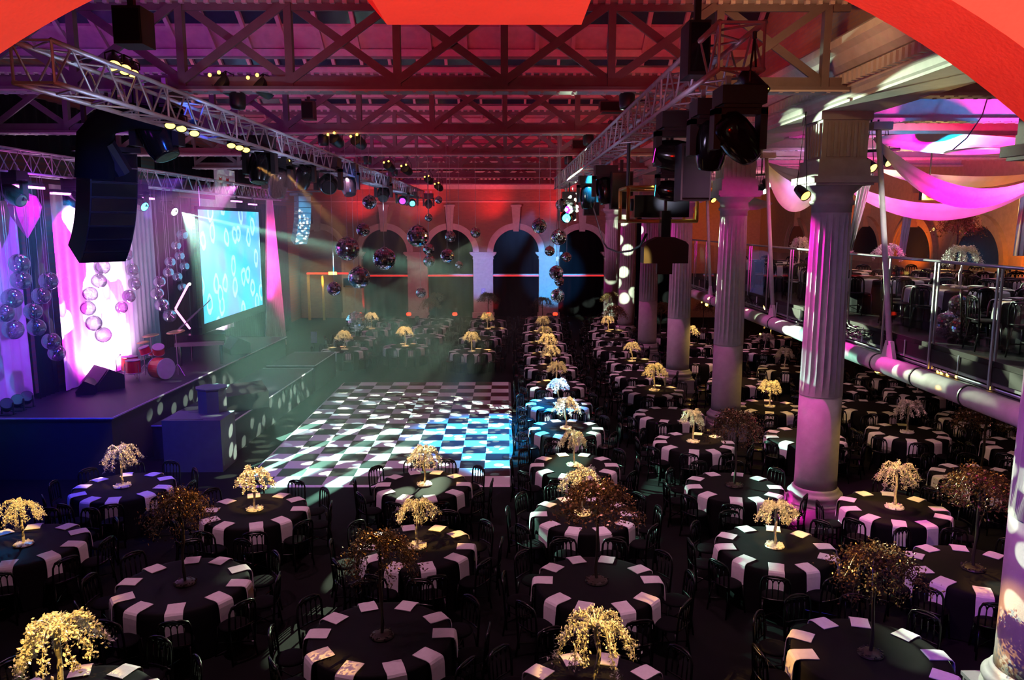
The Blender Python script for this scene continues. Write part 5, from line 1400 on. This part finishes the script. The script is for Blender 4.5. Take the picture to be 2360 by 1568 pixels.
# balcony extras: two mirror balls on the deck and white lattice chairs seen through the glass
for k, (px, py, l) in enumerate([(2188, 685, 'mirror ball on the balcony floor behind the glass, left'), (2228, 682, 'mirror ball on the balcony floor behind the glass, right'), (2215, 655, 'mirror ball behind the balcony glass, upper middle')]):
    p = at_x(px, py, 7.75); mirror_ball(Vector((p.x, p.y, BZ+.24 if k < 2 else BZ+.62)), .22 if k < 2 else .17, BZ+.62 if k < 2 else BZ+1.1, l, k, 'mirror balls on the balcony')
# black masking drapes at the far end of the balcony
tag(pleat(MB(), 7.9, 10.6, .03, 6.4, 47.5, .06, .4).build('curtain', M['dark'], smooth=True), 'black masking curtain on the far orange wall beyond the balcony', 'curtain')
# red floor lamps at the foot of the far piers
for k, x in enumerate((-8.6, -5.7, -3.0, -1.0, 2.9)):
    t = thing('floor_lamp', 'small red-glowing lamp at a far pier foot, %s from the left' % ORD[k], 'lamp', (x, 45.6, 0), 0, 'red floor lamps at the far piers')
    MB().lathe([(.12, 0), (.12, .04), (.03, .06), (.03, .55), (.12, .6)], 12).build('stand', M['black'], t); MB().lathe([(.12, .6), (.15, .66), (.12, .76), (.02, .78)], 12).build('lit_head', M['lamp_red'], t)
# yellow-lit portal at the far left arch
t = thing('light_portal', 'amber and red lit goalpost portal in the left far arch', 'portal', (-11.9, 48.2, 0))
MB().b2((-.35, 0, 0), (-.2, .12, 2.85)).build('post', M['yellowbox'], t); MB().b2((.55, 0, 0), (.68, .12, 2.75)).build('post', M['yellowbox'], t)
MB().b2((-.35, 0, 2.85), (2.2, .1, 2.95)).build('crossbar', M['redline'], t); MB().b2((1.0, -.05, 2.82), (1.5, .0, 3.0)).build('lit_panel', M['lamp_warm'], t)
point('portal_glow', (-11.6, 47.6, 2.4), WARM, 60, .1)

# signs on the far piers
c = at_y(814, 652, YB-.3)
t = thing('pier_sign', 'dark sign board with a gold ring emblem on the far left pier', 'sign', (c.x, YB-.30, c.z))
MB().b2((-.62, -.02, -.28), (.62, .03, .28)).build('board', M['dark'], t)
MB().tube([(.17*math.cos(.5+5.2*q/18), -.03, .04+.17*math.sin(.5+5.2*q/18)) for q in range(19)], .028, 6).build('ring_emblem', M['yellowbox'], t)
MB().b2((-.5, -.03, -.24), (.5, -.021, -.18)).build('gold_line', M['yellowbox'], t)
c = at_y(1114, 671, YB-.24)
t = thing('pier_notice', 'small pale square notice on the blue-lit far pier', 'notice', (c.x, YB-.24, c.z))
MB().b2((-.13, -.01, -.17), (.13, .05, .17)).build('plate', M['poster'], t)
MB().tube([(.06*math.cos(q*.7), -.015, .03+.06*math.sin(q*.7)) for q in range(9)], .009, 5).build('ring_mark', M['whitecard'], t)
p = at_x(803, 426, -4.4); spot('blue_rim', p+Vector((1.0, -2.2, .3)), p, (.02, .22, 1), 220, 26, .6, .05)
p = at_y(225, 480, 13.2); spot('blue_rim', p+Vector((3.2, -3.6, -1.2)), p, (.02, .07, 1), 900, 34, .8, .1)

# ------------------------------------------------------------------ haze over the stage
HAZE = True; FANROT = -.36
if HAZE:
    hm = bpy.data.materials.new('stage_haze'); hm.use_nodes = True; N = hm.node_tree.nodes; L = hm.node_tree.links
    N.remove(N['Principled BSDF']); vs_ = N.new('ShaderNodeVolumeScatter'); vs_.inputs['Density'].default_value = .009; vs_.inputs['Anisotropy'].default_value = .25
    vs_.inputs['Color'].default_value = (1, 1, 1, 1)
    L.new(vs_.outputs[0], N['Material Output'].inputs['Volume'])
    o = MB().prism([(-12.9, 13.5), (-3.2, 13.5), (-.6, 24.0), (3.4, 40.0), (-12.9, 40.0)], 'z', .05, 6.9).build('haze', hm)
    tag(o, 'thin theatrical haze hanging over the stage and dance floor', 'haze', kind='stuff')
    p = at_x(388, 480, -10.8)
    spot('fan_beam', p+Vector((.7, -.65, -.15)), (-4.2, 22.4, 1.4), (.42, 1, .72), 85000, 66, .4, .006, ('rays', 17.0, .53, .58, FANROT, 2.0))
    spot('blue_beam', (-10.6, 17.5, 6.6), (-9.0, 14.8, 1.0), (.02, .12, 1), 5000, 60, .6, .04, ('rays', 12.0, .44, .60, None, 5.0))
    spot('cyan_beam', (-10.4, 19.2, 6.5), (-10.3, 14.0, 4.2), (.0, .4, 1), 3500, 46, .4, .03, ('rays', 14.0, .44, .60, None, 7.0))
    spot('blue_glow', (-10.0, 14.2, 6.0), (-8.0, 17.6, .3), (.0, .03, 1), 1000, 80, .9, .1)
